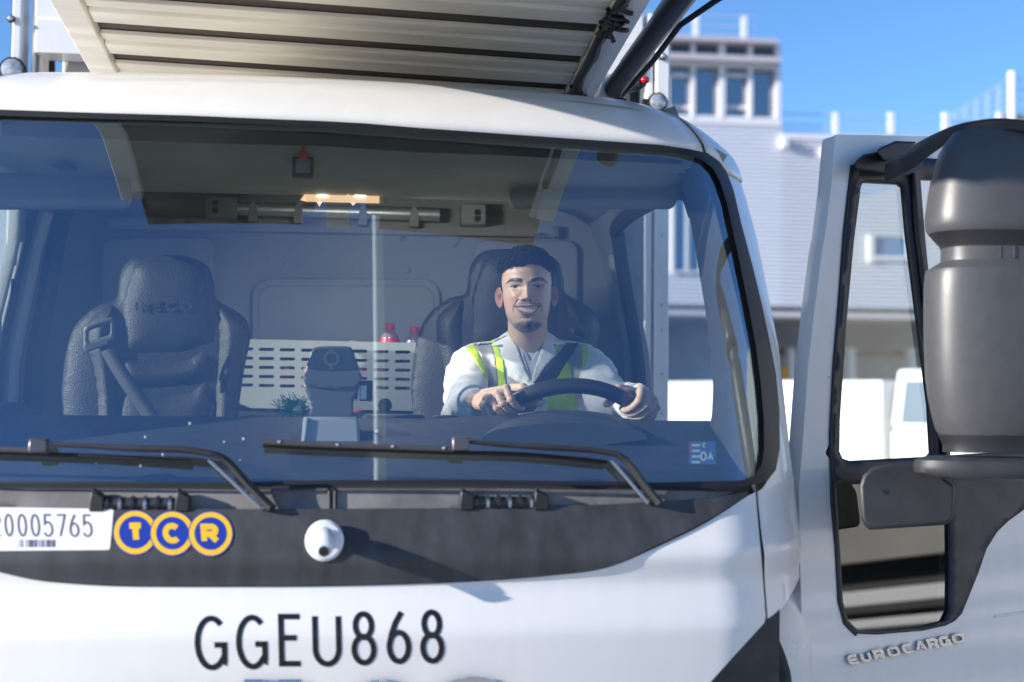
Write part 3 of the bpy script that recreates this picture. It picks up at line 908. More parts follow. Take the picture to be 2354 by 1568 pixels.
# ---- seats
def seat(name_x, outline, ys):
    s = part("seat", lorry)
    def dep(u, v): return ys
    return s
def cushion(name, loop, y, puff, mat, parent, thick=.09, step=12):
    """a padded panel: outline in photo pixels at depth y, bulging towards the windscreen"""
    xs = [p[0] for p in loop]; ysv = [p[1] for p in loop]
    dense = resample(loop, step)
    def mapf(u, v):
        d = min((u - a) ** 2 + (v - b) ** 2 for a, b in dense) ** .5
        k = 1 - math.exp(-d / 22.0)
        return W(u, v, y - puff * k)
    return sheet(name, loop, mapf, step, mat, parent, thick=thick, angle=60)
SIL = smooth_poly([(267, 688), (274, 650), (281, 620), (303, 595), (342, 587), (410, 587), (452, 597), (481, 617), (492, 656), (497, 688), (534, 710), (563, 731), (575, 760), (574, 788), (563, 841), (552, 913), (547, 962), (545, 1060), (150, 1060), (146, 962), (142, 895), (153, 806), (171, 752), (200, 720), (232, 699)], 3, True)
BOL_R = smooth_poly([(503, 703), (534, 716), (560, 737), (569, 762), (568, 790), (557, 841), (546, 913), (542, 1060), (486, 1060), (489, 913), (497, 800), (498, 730)], 3, True)
BOL_L = [(764 - x, y) for x, y in BOL_R]
PAD = smooth_poly([(300, 640), (312, 612), (345, 600), (408, 600), (446, 610), (470, 632), (480, 690), (485, 760), (484, 796), (450, 803), (420, 817), (340, 820), (280, 812), (278, 760), (284, 690)], 3, True)
LUM1 = smooth_poly([(279, 820), (340, 826), (418, 824), (448, 810), (483, 801), (480, 866), (440, 888), (380, 896), (276, 894)], 3, True)
LUM2 = smooth_poly([(276, 901), (380, 903), (440, 895), (480, 876), (477, 1060), (270, 1060)], 3, True)
def mk_seat(dx, dyp, y, mat):
    s = part("seat", lorry)
    sh = lambda lp: [(x + dx, yy + dyp) for x, yy in lp]
    cushion("backrest", sh(SIL), y, .03, mat, s, thick=.10)
    cushion("side_bolster", sh(BOL_L), y - .012, .055, mat, s, thick=.05, step=9)
    cushion("side_bolster", sh(BOL_R), y - .012, .055, mat, s, thick=.05, step=9)
    cushion("headrest_pad", sh(PAD), y - .02, .028, mat, s, thick=.03, step=9)
    cushion("lumbar_pad", sh(LUM1), y - .02, .034, mat, s, thick=.03, step=9)
    cushion("lumbar_pad", sh(LUM2), y - .02, .034, mat, s, thick=.03, step=9)
    MB().box(W(200 + dx, 1180, y - .05) + Vector((0, -.45, -.10)), W(540 + dx, 1180, y - .05)).build("seat_cushion", mat, s, bevel=.04)
    MB().box(W(260 + dx, 1290, y - .05) + Vector((0, -.35, -.14)), W(480 + dx, 1290, y - .05)).build("seat_base", DASHM, s)
    return s
ps = mk_seat(0, 0, 1.36, LEATHER)
for ch, bx in zip("IVECO", ((312, 692, 318, 716), (324, 692, 347, 716), (352, 692, 374, 716), (381, 692, 408, 716), (414, 692, 441, 716))):
    glyph("embossed_letter", ch, bx, 6, lambda u, v, i: W(u, v, 1.36 - .0490 - .0005 * i), LEATHER, ps, .003)
ds = mk_seat(803, -14, 1.36, LEATHER)

# belts and belt buckle guides
def belt(name, pts, y, w, parent):
    mb = MB(); q = ribbon_quads(smooth_poly(pts, 6), w / 2)
    n = len(q); v = []
    for i, (a, b) in enumerate(q):
        yy = y(i / (n - 1))
        v.append(W(*a, yy)); v.append(W(*b, yy))
    o = MB().add(v, [(2 * i, 2 * i + 1, 2 * i + 3, 2 * i + 2) for i in range(n - 1)]).build(name, BELTM, parent)
    s = o.modifiers.new("solidify", 'SOLIDIFY'); s.thickness = .003; s.offset = 0
    return o
GUIDE = M("belt_guide", (.085, .09, .095), .5)
pb = part("seat_belt", lorry)
belt("belt_strap", [(235, 775), (262, 830), (300, 890), (352, 965), (380, 1010)], lambda t: 1.24 - .10 * t, 34, pb)
sheet("belt_guide", rrect(192, 738, 262, 800, 10), lambda u, v: W(u, v - (u - 227) * .35, 1.22), 10, GUIDE, pb, holes=[rrect(203, 752, 254, 778, 5)], thick=.006)

# ---- open driver's door, hinged at the windscreen pillar and swung out
HIN = W(1842, 1100, .42)
DN = Vector((.438, -.899, .10)).normalized()
def D(off): return lambda u, v: Wp(u, v, HIN + DN * off, DN)
door = sheet("driver_door", [(1926, 309), (2130, 313), (2420, 330), (2600, 420), (2640, 1000), (2660, 1700), (1850, 1760), (1846, 1500), (1838, 1259), (1837, 1117), (1844, 1040), (1858, 841), (1872, 717), (1890, 574), (1897, 540), (1911, 428), (1919, 330), (1921, 313)],
             D(0), 26, WHITE, lorry, thick=.045, smooth=False,
             holes=[smooth_poly([(1966, 385), (2010, 372), (2100, 372), (2330, 390), (2450, 470), (2480, 1046), (2200, 1058), (1915, 1064), (1915, 1000), (1924, 841), (1936, 699), (1950, 534)], 2, True),
                    smooth_poly([(1917, 1105), (2050, 1104), (2190, 1106), (2191, 1300), (2189, 1405), (2176, 1432), (2122, 1446), (2015, 1455), (1969, 1453), (1946, 1428), (1934, 1384), (1927, 1259), (1919, 1153)], 2, True)])
# black surround of the windows with its swept lower edge
surround = [(1963, 380), (1975, 366), (2010, 360), (2110, 362), (2340, 378), (2470, 460), (2500, 1060), (2440, 1120), (2354, 1172), (2318, 1198), (2293, 1222), (2268, 1262), (2250, 1315), (2229, 1368), (2211, 1411), (2195, 1428), (2175, 1438), (2122, 1450), (2015, 1459), (1969, 1457), (1944, 1432), (1932, 1384), (1925, 1259), (1916, 1153), (1912, 1062), (1912, 1002), (1921, 841), (1932, 699), (1946, 534)]
pane_main = [(1979, 430), (1983, 421), (1992, 417), (2074, 421), (2083, 428), (2093, 539), (2118, 735), (2143, 931), (2149, 1040), (2142, 1049), (1952, 1059), (1937, 1054), (1930, 1038), (1931, 966), (1945, 752), (1963, 556)]
pane_rear = [(2116, 410), (2330, 420), (2420, 500), (2440, 1030), (2185, 1046), (2172, 931), (2146, 735), (2128, 560)]
pane_low = [(1922, 1112), (2184, 1114), (2187, 1300), (2186, 1402), (2174, 1428), (2120, 1442), (2015, 1451), (1972, 1449), (1950, 1426), (1938, 1384), (1931, 1259), (1924, 1153)]
sheet("window_surround", surround, D(.004), 20, GREYP, door, holes=[pane_main, pane_rear, pane_low], thick=.02)
sheet("window_glass", [(p[0], p[1]) for p in surround[:6]] + [(2490, 1050), (1914, 1062)] + surround[-4:], D(-.008), 40, SGLASS, door, smooth=False)
sheet("lower_window", pane_low, D(-.006), 40, DGLASS, door, smooth=False)
sheet("inner_panel", [(1900, 1085), (2215, 1085), (2215, 1475), (1900, 1485)], D(-.075), 40, DASHM, door, thick=.02)
# glass divider, black, slanting
mb = MB()
bars_ = [D(.012)(*p) for p in ((2098, 400), (2108, 539), (2133, 735), (2160, 931), (2172, 1050))]
mb.tube(bars_, .012, 10, flat=.6); mb.build("window_divider", RUBBER, door)
mb = MB()
mb.tube([D(.002)(1958, 380), D(.002)(1941, 534), D(.002)(1929, 699), D(.002)(1917, 841), D(.002)(1909, 1000), D(.002)(1912, 1153), D(.002)(1922, 1259), D(.002)(1929, 1384), D(.002)(1942, 1433), D(.002)(1968, 1459)], .004, 8); mb.build("window_seal", RUBBER, door)
mb = MB()
mb.obox(D(.006)(2148, 850), (.003, 0, .002), (0, .003, 0), (.006, 0, -.10)); mb.build("glass_clip", METAL, door)
# pressed lines of the door skin
MB().tube([D(.0)(2286, 1418), D(.001)(2354, 1408), D(.0)(2500, 1385)], .004, 8).build("door_crease", WHITE, door)
for p in [((1945, 1498), 'e'), ((1974, 1496), 'u'), ((2004, 1492), 'r'), ((2035, 1488), 'o'), ((2070, 1483), 'c'), ((2099, 1477), 'a'), ((2128, 1474), 'r'), ((2155, 1471), 'g'), ((2184, 1467), 'o')]:
    (x, yb), ch = p
    yb = 1532 - (x - 1945) * .203
    wd = {'o': 31, 'e': 27, 'c': 27, 'a': 27, 'r': 27, 'u': 26, 'g': 27}[ch]
    l = glyph("badge_letter", ch, (x, yb - 29 + 2, x + wd, yb), 7.5, lambda u, v, i: D(.004 + .0006 * i)(u, v), M('badge_chrome', (.50, .50, .52), .25, 1.0), door, .005, slant=-.28, rise=.16)
    bb = l.modifiers.new("bevel", 'BEVEL'); bb.width = .0015; bb.segments = 2

# ---- mirror on the door
mir_o = part("mirror", lorry)
MY = .12
def mc(px, py): return W(px, py, MY)
cxm = 2292
def ml(prof, name, mat, sy=.62, n=48):
    """lathe: prof = (half width in px, py)"""
    rings = []
    for r, py in prof:
        c = mc(cxm + .012 * (py - 700) * 0, py); k = (mc(cxm + r, py) - c).length
        rings.append([c + Vector((k * abs(math.cos(a)) ** .85 * (1 if math.cos(a) >= 0 else -1), sy * k * abs(math.sin(a)) ** .85 * (1 if math.sin(a) >= 0 else -1), 0)) for a in [2 * math.pi * j / n for j in range(n)]])
    o = MB().loft(rings).build(name, mat, mir_o, angle=28)
    return o
ml([(60, 300), (95, 308), (112, 330), (124, 352), (134, 382), (143, 420), (150, 460), (155, 500), (155.5, 520), (153, 532), (148, 540)], "mirror_head", MIRRORM)
ml([(149, 538), (138, 552), (124, 568), (122, 574)], "head_collar", BLACKP)
ml([(122, 568), (121, 585), (122, 606)], "neck_ring", MIRRORM)
ml([(122, 604), (134, 612), (152, 624), (155, 634), (157, 660), (158, 717), (157, 800), (154, 870), (148, 920), (140, 960), (132, 990), (124, 1003)], "mirror_body", MIRRORM)
ml([(128, 1000), (122, 1012), (117, 1022), (117, 1040)], "body_collar", BLACKP)
for i in range(9):
    a = R(200 + 14 * i)
    c = mc(cxm, 588); k = (mc(cxm + 122, 588) - c).length
    q = c + Vector((k * math.cos(a) * 1.0, .62 * k * math.sin(a), 0))
    MB().obox(q, (.0016, 0, 0), (0, .002, 0), (0, 0, .013)).build("neck_rib", MIRRORM, mir_o)
# upper bracket
mb = MB()
axis = [(2050, 392, .42), (2085, 372, .36), (2130, 340, .28), (2180, 312, .20), (2240, 298, .13), (2300, 296, .10), (2370, 306, .09), (2440, 330, .10)]
wd = [24, 26, 24, 19, 17, 17, 17, 15]
rings = []
for (x, y, d), w_ in zip(smooth_poly(axis, 4), smooth_poly([(w,) for w in wd], 4)):
    c = W(x, y, d); h = w_[0] * (d + 2.6) / 3100
    rings.append([c + Vector((0, -.045, -h * .8)), c + Vector((0, -.05, h * .6)), c + Vector((0, -.035, h)), c + Vector((0, .04, h)), c + Vector((0, .045, h * .6)), c + Vector((0, .045, -h))])
mb.loft(rings).build("upper_bracket", BLACKP, mir_o, bevel=.005, angle=40)
mb = MB()
mb.loft([[D(o_)(*p) for p in ((1966, 390), (1967, 370), (1985, 355), (2052, 342), (2060, 392), (2058, 402))] for o_ in (.0, .05)])
mb.build("bracket_cap", BLACKP, mir_o, bevel=.006)
mb = MB()
mb.loft([[D(o_)(*p) for p in ((2015, 352), (2018, 342), (2058, 324), (2108, 326), (2092, 345), (2060, 362), (2035, 372))] for o_ in (.02, .09)])
mb.build("bracket_knuckle", BLACKP, mir_o, bevel=.006)
# lower bracket: dish under the mirror and box clamped to the door
ml2 = []
rings = []
for r, py, sy in ((160, 1050, .5), (182, 1058, .5), (186, 1072, .5), (184, 1086, .5), (172, 1096, .5), (120, 1102, .45)):
    c = mc(cxm, py); k = (mc(cxm + r, py) - c).length
    rings.append([c + Vector((k * math.cos(a), sy * k * math.sin(a), 0)) for a in [2 * math.pi * j / 48 for j in range(48)]])
MB().loft(rings).build("lower_bracket", GREYP, mir_o, angle=40)
cl = [(1980, 1188), (1976, 1118), (1984, 1092), (2004, 1074), (2040, 1066), (2120, 1062), (2196, 1116), (2193, 1185), (2186, 1200), (2170, 1207), (2000, 1218), (1988, 1212)]
MB().loft([[W(x, y, yy) for x, y in cl] for yy in (.20, .44)]).build("clamp_box", GREYP, mir_o, bevel=.008, angle=30)
MB().tube([W(1984, 1120, .205), W(2190, 1115, .205)], .0012, 6).build("clamp_seam", RUBBER, mir_o)
MB().lathe(W(2034, 1130, .20), [(.005, -.002), (.005, .002), (0, .002)], 12, Vector((0, -1, 0))).build("clamp_screw", RUBBER, mir_o)

# ---- raised platform over the cab: side beams, hat-section slats, deck boards
PT, PR = R(5.0), R(-1.6)
PO = Vector((.02, .60, 2.785))
pu = Vector((math.cos(PR), 0, math.sin(PR)))
pvv = Vector((0, math.cos(PT), -math.sin(PT)))
pn = pu.cross(pvv)                                     # up
def Q(x, y, h=0): return PO + pu * (x - .02) + pvv * (y - .60) + pn * h
plat = part("front_platform", lorry)
def pbox(name, x0, x1, y0, y1, h0, h1, mat, bev=.004):
    return MB().hexa([Q(x0, y0, h0), Q(x1, y0, h0), Q(x1, y1, h0), Q(x0, y1, h0), Q(x0, y0, h1), Q(x1, y0, h1), Q(x1, y1, h1), Q(x0, y1, h1)]).build(name, mat, plat, bevel=bev)
pbox("side_beam", -.685, -.612, -.36, 2.25, -.022, .07, CREAM)
pbox("side_beam", .682, .748, -.36, 2.25, -.014, .07, WHITE)
pbox("side_beam", .664, .6815, -.36, 2.25, -.011, .06, CREAM)
y = 1.945
first = None
while y > .45:
    if first is None:
        mb = MB()
        pr = [(.0, .008), (.004, -.005), (.046, -.006), (.054, .004), (.064, .004), (.072, -.009), (.147, -.009), (.153, .0), (.155, .008)]
        mb.loft([[Q(x, y + a, h) for a, h in pr] for x in (-.611, .663)])
        first = mb.build("platform_slat", CREAM, plat, bevel=.003)
        ystart = y
    else:
        o = first.copy(); COL.objects.link(o); o.parent = plat
        o.location = pvv * (y - ystart)
    y -= .235
for i in range(5):
    y0 = -.33 + i * .51
    pbox("deck_board", -.612, .664, y0, y0 + .506, .009, .045, DECK, 0)
for i in range(3): pbox('front_board', -.612, .664, -.355 + i * .262, -.355 + i * .262 + .257, -.006, .008, DECK)  # dark boards added so the windscreen mirrors a dark underside
pbox("front_board", -.62, -.10, -.47, -.36, -.03, .09, DECK)
pbox("front_board", .16, .70, -.47, -.36, -.03, .09, DECK)
pbox("front_board", -.10, -.055, -.41, -.36, -.03, .09, DECK)
pbox("front_board", .115, .16, -.41, -.36, -.03, .09, DECK)
pbox("latch_plate", -.015, .06, -.44, -.36, -.06, .06, CREAM)
rnd = random.Random(11)
pts = [Q(.678 + rnd.uniform(-.005, .005), -.2 + i * .075, -.02 - rnd.random() * .006) for i in range(20)]
MB().tube(pts, [.010 + .006 * rnd.random() for _ in pts], 8).build("cable_loom", RUBBER, plat)
for (a, bq) in ((1.22, .02), (.62, .025)):
    mb = MB()
    for i in range(26):
        c = Q(.685 + rnd.gauss(0, .012), a + rnd.gauss(0, .045), -.03 + rnd.gauss(0, .010))
        d = Vector((rnd.gauss(0, 1), rnd.gauss(0, 1), rnd.gauss(0, 1))).normalized() * .022
        mb.tube([c - d, c + d * .2 + Vector((0, .01, 0)), c + d], .006, 6)
    mb.build("cable_bundle", RUBBER, plat)
MB().hexa([Q(.752, 1.20, -.06), Q(.79, 1.20, -.06), Q(.79, 1.30, -.06), Q(.752, 1.30, -.06), Q(.77, 1.20, .04), Q(.82, 1.20, .04), Q(.82, 1.30, .04), Q(.77, 1.30, .04)]).build("hinge_bracket", WHITE, plat, bevel=.004)
MB().lathe(Q(.815, 1.24, -.03), [(.02, -.01), (.024, 0), (.02, .03), (.0, .03)], 16, pu).build("hinge_bolt", RUBBER, plat)
ram = part("hydraulic_ram", lorry)
A = W(1404, 212, 1.22); B = W(1590, -40, .42)
ax = (B - A)
MB().tube([A, A + ax * .04, A + ax * .06], [.018, .027, .029], 24).tube([A + ax * .05, A + ax * .28], .029, 24).build("ram_foot", BLACKP, ram)
MB().tube([A + ax * .28, A + ax * .72], .0305, 24).build("ram_barrel", M("black_gloss_tube", (.012, .013, .020), .34), ram)
MB().tube([A + ax * .72, A + ax * 1.6], .033, 24).build("ram_sleeve", MATS["black_gloss_tube"], ram)
MB().tube([A + Vector((.04, .05, .0)), A + ax * .4 + Vector((.045, .03, -.01)), A + ax * .7 + Vector((.05, .03, -.0)), A + ax * .9 + Vector((.09, .02, .0)), A + ax * 1.2 + Vector((.25, .02, .05))], .008, 10).build("ram_hose", RUBBER, ram)
hd = part("marker_horn", lorry)
MB().tube([W(1412, 200, 1.45), W(1440, 198, 1.40), W(1466, 190, 1.36), W(1478, 186, 1.34)], [.016, .024, .023, .018], 14).build("horn_body", BLACKP, hd)
MB().sphere(W(1483, 184, 1.33), .014, .012, .012, 14, 8).build("horn_lens", M("red_lens", (.45, .01, .02), .15, coat=1), hd)

# ---- box body behind the cab: open front frame, body wall with a black gasket
BY = 2.30
box = part("cargo_body", lorry)
def bw(px, py, y=BY): return W(px, py, y)
def fr(name, x0, y0, x1, y1, mat, ya=BY, d=.12, bev=.006):
    a = bw(x0, y1, ya); c = bw(x1, y0, ya)
    return MB().box((a.x, ya, a.z), (c.x, ya + d, c.z)).build(name, mat, box, bevel=bev)
fr("corner_post", 4, -160, 56, 900, WHITE)
fr("post_flange", 58, -160, 78, 900, WHITE, ya=BY + .015)
fr("corner_post", 1503, 30, 1541, 1100, WHITE)
fr("post_flange", 1481, 30, 1502, 1100, WHITE, ya=BY + .015)
fr("inner_frame", 79, 56, 98, 500, CREAM, ya=BY + .04)
fr("header_beam", 79, -60, 1480, 44, WHITE, ya=BY + .01)
fr("header_beam", 79, 46, 1480, 100, CREAM, ya=BY + .03)
fr("header_lip", 79, 101, 1480, 120, WHITE, ya=BY + .0)
fr("body_wall", 113, 172, 1462, 1300, WHITE, ya=BY + .3, d=4.5)
fr("body_floor", 5, 1330, 1540, 1500, GREYP, ya=BY, d=5.0)
mb = MB()
mb.tube([bw(112, 420, BY + .26), bw(111, 150, BY + .26), bw(116, 128, BY + .26), bw(140, 126, BY + .26), bw(700, 145, BY + .26), bw(1440, 172, BY + .26), bw(1462, 180, BY + .26), bw(1464, 420, BY + .26)], .026, 12)
mb.build("body_gasket", RUBBER, box)
def lamp_(name, px, py, r, ya):
    c = bw(px, py, ya); k = r * (ya + 2.6) / 3100
    l = part(name, lorry)
    MB().lathe(c, [(k * .6, -.05), (k, -.04), (k * 1.04, 0), (k * .98, .008), (k * .90, .004), (0, .004)], 28, Vector((0, -1, 0))).build("lamp_rim", RUBBER, l)
    MB().lathe(c, [(k * .90, .004), (k * .8, .012), (k * .4, .018), (0, .019)], 28, Vector((0, -1, 0))).build("lamp_lens", M("lamp_lens", (.62, .64, .66), .12, .35, nscale=60, namt=.5, coat=1), l)
    MB().box(c + Vector((-k * 1.5, .0, -.012)), c + Vector((-k * .9, .03, .012))).build("lamp_bracket", RUBBER, l)
lamp_("work_lamp", 28, 160, 28, BY - .05)
lamp_("work_lamp", 1512, 235, 23, BY - .05)
for x, y in ((26, 44), (1522, 131)):
    c = bw(x, y, BY - .004); m_ = part("marker_lamp", lorry)
    MB().lathe(c, [(.014, 0), (.0145, .01), (.0115, .013), (0, .013)], 18, Vector((0, -1, 0))).build("marker_ring", RUBBER, m_)
    MB().sphere(c + Vector((0, -.014, 0)), .010, .006, .010, 14, 8).build("marker_lens", MATS["lamp_lens"], m_)
for y in (480, 540, 700, 760, 860, 950):
    MB().lathe(bw(1522, y, BY - .0035), [(.006, 0), (.005, .003), (0, .003)], 10, Vector((0, -1, 0))).build("post_rivet", METAL, box)
for sg in (-1, 1):
    for yy in (5.2, 6.3):
        MB().lathe((sg * .78, yy, .46), [(.30, 0), (.44, 0), (.46, .04), (.46, .24), (.44, .28), (.3, .28)], 28, Vector((sg, 0, 0))).build("rear_wheel", RUBBER, lorry)

# ================================================================== terminal building behind
BT = R(-1.0)
bu = Vector((math.cos(BT), math.sin(BT), 0)); bd = Vector((-math.sin(BT), math.cos(BT), 0))
BP = W(1660, 700, 42.0)
def bp(px, py, off=0.0): return Wp(px, py, BP + bd * off, -bd)
WALLM = bpy.data.materials.new("corrugated_cladding")
WALLM.use_nodes = True
b_ = WALLM.node_tree.nodes["Principled BSDF"]
b_.inputs['Base Color'].default_value = (.78, .78, .83, 1); b_.inputs['Roughness'].default_value = .5; b_.inputs['Metallic'].default_value = .1
FRAMEW = M("frame_pale", (.74, .73, .76), .5)
SLABM = M("slab_grey", (.52, .48, .52), .7)
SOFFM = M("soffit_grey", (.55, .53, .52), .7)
term = thing("terminal_building", "pale grey corrugated terminal building with a glazed lookout tower and roof railings", "building", (BP.x, BP.y, 0))
def tb(name, px0, py0, px1, py1, o0, o1, mat, bev=0):
    """box on the facade: photo rectangle at facade offset o0, going back to offset o1"""
    a = bp(px0, py1, o0); c = bp(px1, py0, o0)
    xr = px1 if px0 < 1420 and px1 < 2400 else (px0 if px1 > 2400 else (px0 + px1) / 2)
    u0 = (a - BP).dot(bu); u1 = (c - BP).dot(bu); z0, z1 = bp(xr, py1, o0).z, bp(xr, py0, o0).z
    f = lambda u, o, z: Vector((BP.x, BP.y, 0)) + bu * u + bd * o + Vector((0, 0, z))
    ob = MB().hexa([f(u0, o0, z0), f(u1, o0, z0), f(u1, o1, z0), f(u0, o1, z0), f(u0, o0, z1), f(u1, o0, z1), f(u1, o1, z1), f(u0, o1, z1)]).build(name, mat, None, smooth=False)
    ob.parent = term; ob.matrix_parent_inverse = Matrix.Translation((-BP.x, -BP.y, 0))
    return ob
# walls: body plus individual cladding ribs
tb("wall", 1100, 290, 1797, 706, 0.0, 12, WALLM)
tb("wall", 1797, 318, 2900, 706, 0.02, 12, WALLM)
zt, zb = bp(1660, 280).z, bp(1660, 704).z
nr = 44
rib = None
for i in range(nr):
    z = zb + (zt - zb) * (i + .3) / nr
    u0 = (bp(1100, 500) - BP).dot(bu); u1 = (bp(1797, 500) - BP).dot(bu); u2 = (bp(2900, 500) - BP).dot(bu)
    ue = u2 if z < bp(1900, 330).z else u1
    h = (zt - zb) / nr
    f = lambda u, o, zz: Vector((BP.x, BP.y, 0)) + bu * u + bd * o + Vector((0, 0, zz))
    ob = MB().add([f(u0, -.002, z), f(ue, -.002, z), f(ue, -.07, z + h * .25), f(u0, -.07, z + h * .25), f(ue, -.07, z + h * .5), f(u0, -.07, z + h * .5), f(ue, -.002, z + h * .7), f(u0, -.002, z + h * .7)],
                  [(0, 1, 2, 3), (3, 2, 4, 5), (5, 4, 6, 7)]).build("cladding_rib", WALLM, None, smooth=False)
    ob.parent = term; ob.matrix_parent_inverse = Matrix.Translation((-BP.x, -BP.y, 0))
tb("parapet", 1795, 306, 2900, 318, -.1, .4, FRAMEW)
# tower
tb("tower_roof", 1100, 90, 1789, 99, -.5, 9, SLABM)
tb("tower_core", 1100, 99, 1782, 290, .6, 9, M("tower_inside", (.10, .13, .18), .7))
tb("ledge", 1100, 131, 1796, 143, -.6, .6, SLABM)
tb("ledge", 1100, 143.5, 1790, 157, -.2, .6, FRAMEW)
tb("sill", 1100, 271, 1797, 290, -.1, .6, FRAMEW)
cols = [(1400, 1418), (1464, 1480), (1526, 1540), (1589, 1599), (1653, 1668), (1721, 1731), (1783, 1795)]
for i, (x0, x1) in enumerate(cols):
    tb("mullion", x0, 100, x1, 272, -.12, .5, FRAMEW)
for i in range(len(cols) - 1):
    a, c = cols[i][1], cols[i + 1][0]
    w1 = tb("window", a + 1, 101, c - 1, 130, .2, .28, M("clerestory_glass", (.06, .10, .14), .12, coat=.6))
    w2 = tb("window", a + 1, 158, c - 1, 270, .2, .28, BGLASS)
    if i % 2 == 1 or i == 4:
        pass
    if i in (1, 2, 4):
        t1 = tb("transom", a + 1, 170, c - 1, 177, .02, .18, FRAMEW)
        t2 = tb("transom", a + 1, 243, c - 1, 250, .02, .18, FRAMEW)
tb("blind_panel", 1612, 175, 1632, 268, .4, .45, M("inner_blind", (.5, .6, .68), .8))
# slot windows
def win(x0, y0, x1, y1, fw):
    tb("window_frame", x0 - fw, y0 - fw * .6, x0, y1 + fw, -.18, .1, FRAMEW)
    tb("window_frame", x1, y0 - fw * .6, x1 + fw, y1 + fw, -.18, .1, FRAMEW)
    tb("window_frame", x0, y1, x1, y1 + fw * .6, -.18, .1, FRAMEW)
    tb("window", x0, y0, x1, y1, -.075, .05, M("facade_glass", (.10, .20, .36), .15, coat=.8))
win(2010, 547, 2085, 589, 13)
win(1551, 445, 1577, 622, 7)
win(1585, 445, 1610, 622, 7)
win(2255, 547, 2330, 589, 13)
for x, y in ((1806, 328), (1901, 349)):
    tb("wall_lamp", x - 7, y - 12, x + 7, y + 10, -.35, 0, FRAMEW)
# roof railings
def rail_(y0, y1, xs, x0, x1, o):
    for x in xs: tb("railing_post", x - 6, y0(x), x + 6, y1(x), o, o + .1, FRAMEW)
RAILW = M("railing_wire", (.45, .55, .68), .5)
for x in (1601, 1712): tb("railing_post", x - 6, 36, x + 6, 90, .3, .45, FRAMEW)
for yy in (38, 62, 82): tb("railing_wire", 1400, yy, 1735, yy + 2.4, .34, .4, RAILW)
for x in (1922, 2050, 2175, 2300, 2430): tb("railing_post", x - 6, 258, x + 6, 308, .3, .45, M("post_bright", (.8, .8, .8), .5))
for yy in (259, 284, 298): tb("railing_wire", 1797, yy, 2900, yy + 2.6, .34, .4, RAILW)
# roof stair at the right
stair = part("roof_stair", term); stair.matrix_parent_inverse = Matrix.Translation((-BP.x, -BP.y, 0))
def sx(px, py): return bp(px, py, 3.0)
MB().tube([sx(2327, 320), sx(2327, 166)], .16, 12).build("stair_mast", FRAMEW, stair)
for dy in (0, 22, 44, 66):
    MB().tube([sx(2190, 262 + dy * .5), sx(2322, 180 + dy), sx(2420, 200 + dy)], .03, 6).build("stair_rail", RAILW, stair)
for k in range(6):
    x = 2192 + 26 * k
    MB().tube([sx(x, 262 - .62 * (x - 2190)), sx(x, 320)], .03, 6).build("stair_baluster", RAILW, stair)
MB().loft([[bp(2240, 310, o), bp(2240, 300, o), bp(2310, 262, o), bp(2500, 262, o), bp(2500, 310, o)] for o in (3.4, 6)]).build("stair_landing", M("landing_ochre", (.45, .33, .2), .8), stair, smooth=False)
# undercroft: soffit, back wall, columns
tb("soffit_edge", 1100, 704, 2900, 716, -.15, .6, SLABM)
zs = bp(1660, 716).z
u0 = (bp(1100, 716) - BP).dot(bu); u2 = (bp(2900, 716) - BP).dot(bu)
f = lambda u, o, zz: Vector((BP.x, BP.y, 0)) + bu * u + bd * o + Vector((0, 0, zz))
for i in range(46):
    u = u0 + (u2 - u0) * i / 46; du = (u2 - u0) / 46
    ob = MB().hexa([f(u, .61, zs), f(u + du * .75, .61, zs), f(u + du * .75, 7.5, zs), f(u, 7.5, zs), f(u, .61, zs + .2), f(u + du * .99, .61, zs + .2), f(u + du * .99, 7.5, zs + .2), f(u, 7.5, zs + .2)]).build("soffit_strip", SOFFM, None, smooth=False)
    ob.parent = term; ob.matrix_parent_inverse = Matrix.Translation((-BP.x, -BP.y, 0))
def tb2(name, px0, py0, px1, py1, o0, o1, mat): return tb(name, px0, py0, px1, py1, o0, o1, mat)
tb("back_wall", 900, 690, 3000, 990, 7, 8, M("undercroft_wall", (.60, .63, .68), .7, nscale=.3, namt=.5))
tb("pipe_run", 1700, 806, 2400, 818, 6, 6.5, M("pipe_ochre", (.25, .18, .09), .7, nscale=1.2, namt=.6))
for x in (1822, 1960, 2100): tb("column", x - 7, 800, x + 7, 1000, 4, 4.5, FRAMEW)
tb("safety_panel", 1798, 842, 1812, 900, 4, 4.3, M("safety_yellow", (.7, .38, .03), .6))
for sg_u in (u0, u2):
    ob = MB().hexa([f(sg_u - .6, 0.7, 0), f(sg_u + .6, 0.7, 0), f(sg_u + .6, 30, 0), f(sg_u - .6, 30, 0), f(sg_u - .6, .7, zs), f(sg_u + .6, .7, zs), f(sg_u + .6, 30, zs), f(sg_u - .6, 30, zs)]).build("end_wall", WALLM, None, smooth=False)
    ob.parent = term; ob.matrix_parent_inverse = Matrix.Translation((-BP.x, -BP.y, 0))

# ================================================================== other vehicles and the mast
def local(ox, oy, ang):
    c, s = math.cos(ang), math.sin(ang)
    return lambda u, v, z: Vector((ox + c * u - s * v, oy + s * u + c * v, z))
VANW = M("van_white", (.8, .8, .8), .4, coat=.4)
van = thing("parked_van", "white box van parked behind the open driver's door, beside the terminal", "van", (5.7, 15.2, 0))
L = local(5.55, 15.4, math.atan2(-.8, .6))
def vb(name, a, b, mat, bev=.02, par=None):
    (x0, y0, z0), (x1, y1, z1) = a, b
    ob = MB().hexa([L(x0, y0, z0), L(x1, y0, z0), L(x1, y1, z0), L(x0, y1, z0), L(x0, y0, z1), L(x1, y0, z1), L(x1, y1, z1), L(x0, y1, z1)]).build(name, mat, None, bevel=bev)
    ob.parent = van; ob.matrix_parent_inverse = Matrix.Translation((-5.7, -15.2, 0)); return ob
vb("van_box", (-4.2, 0, .75), (2.05, 2.0, 2.16), VANW)
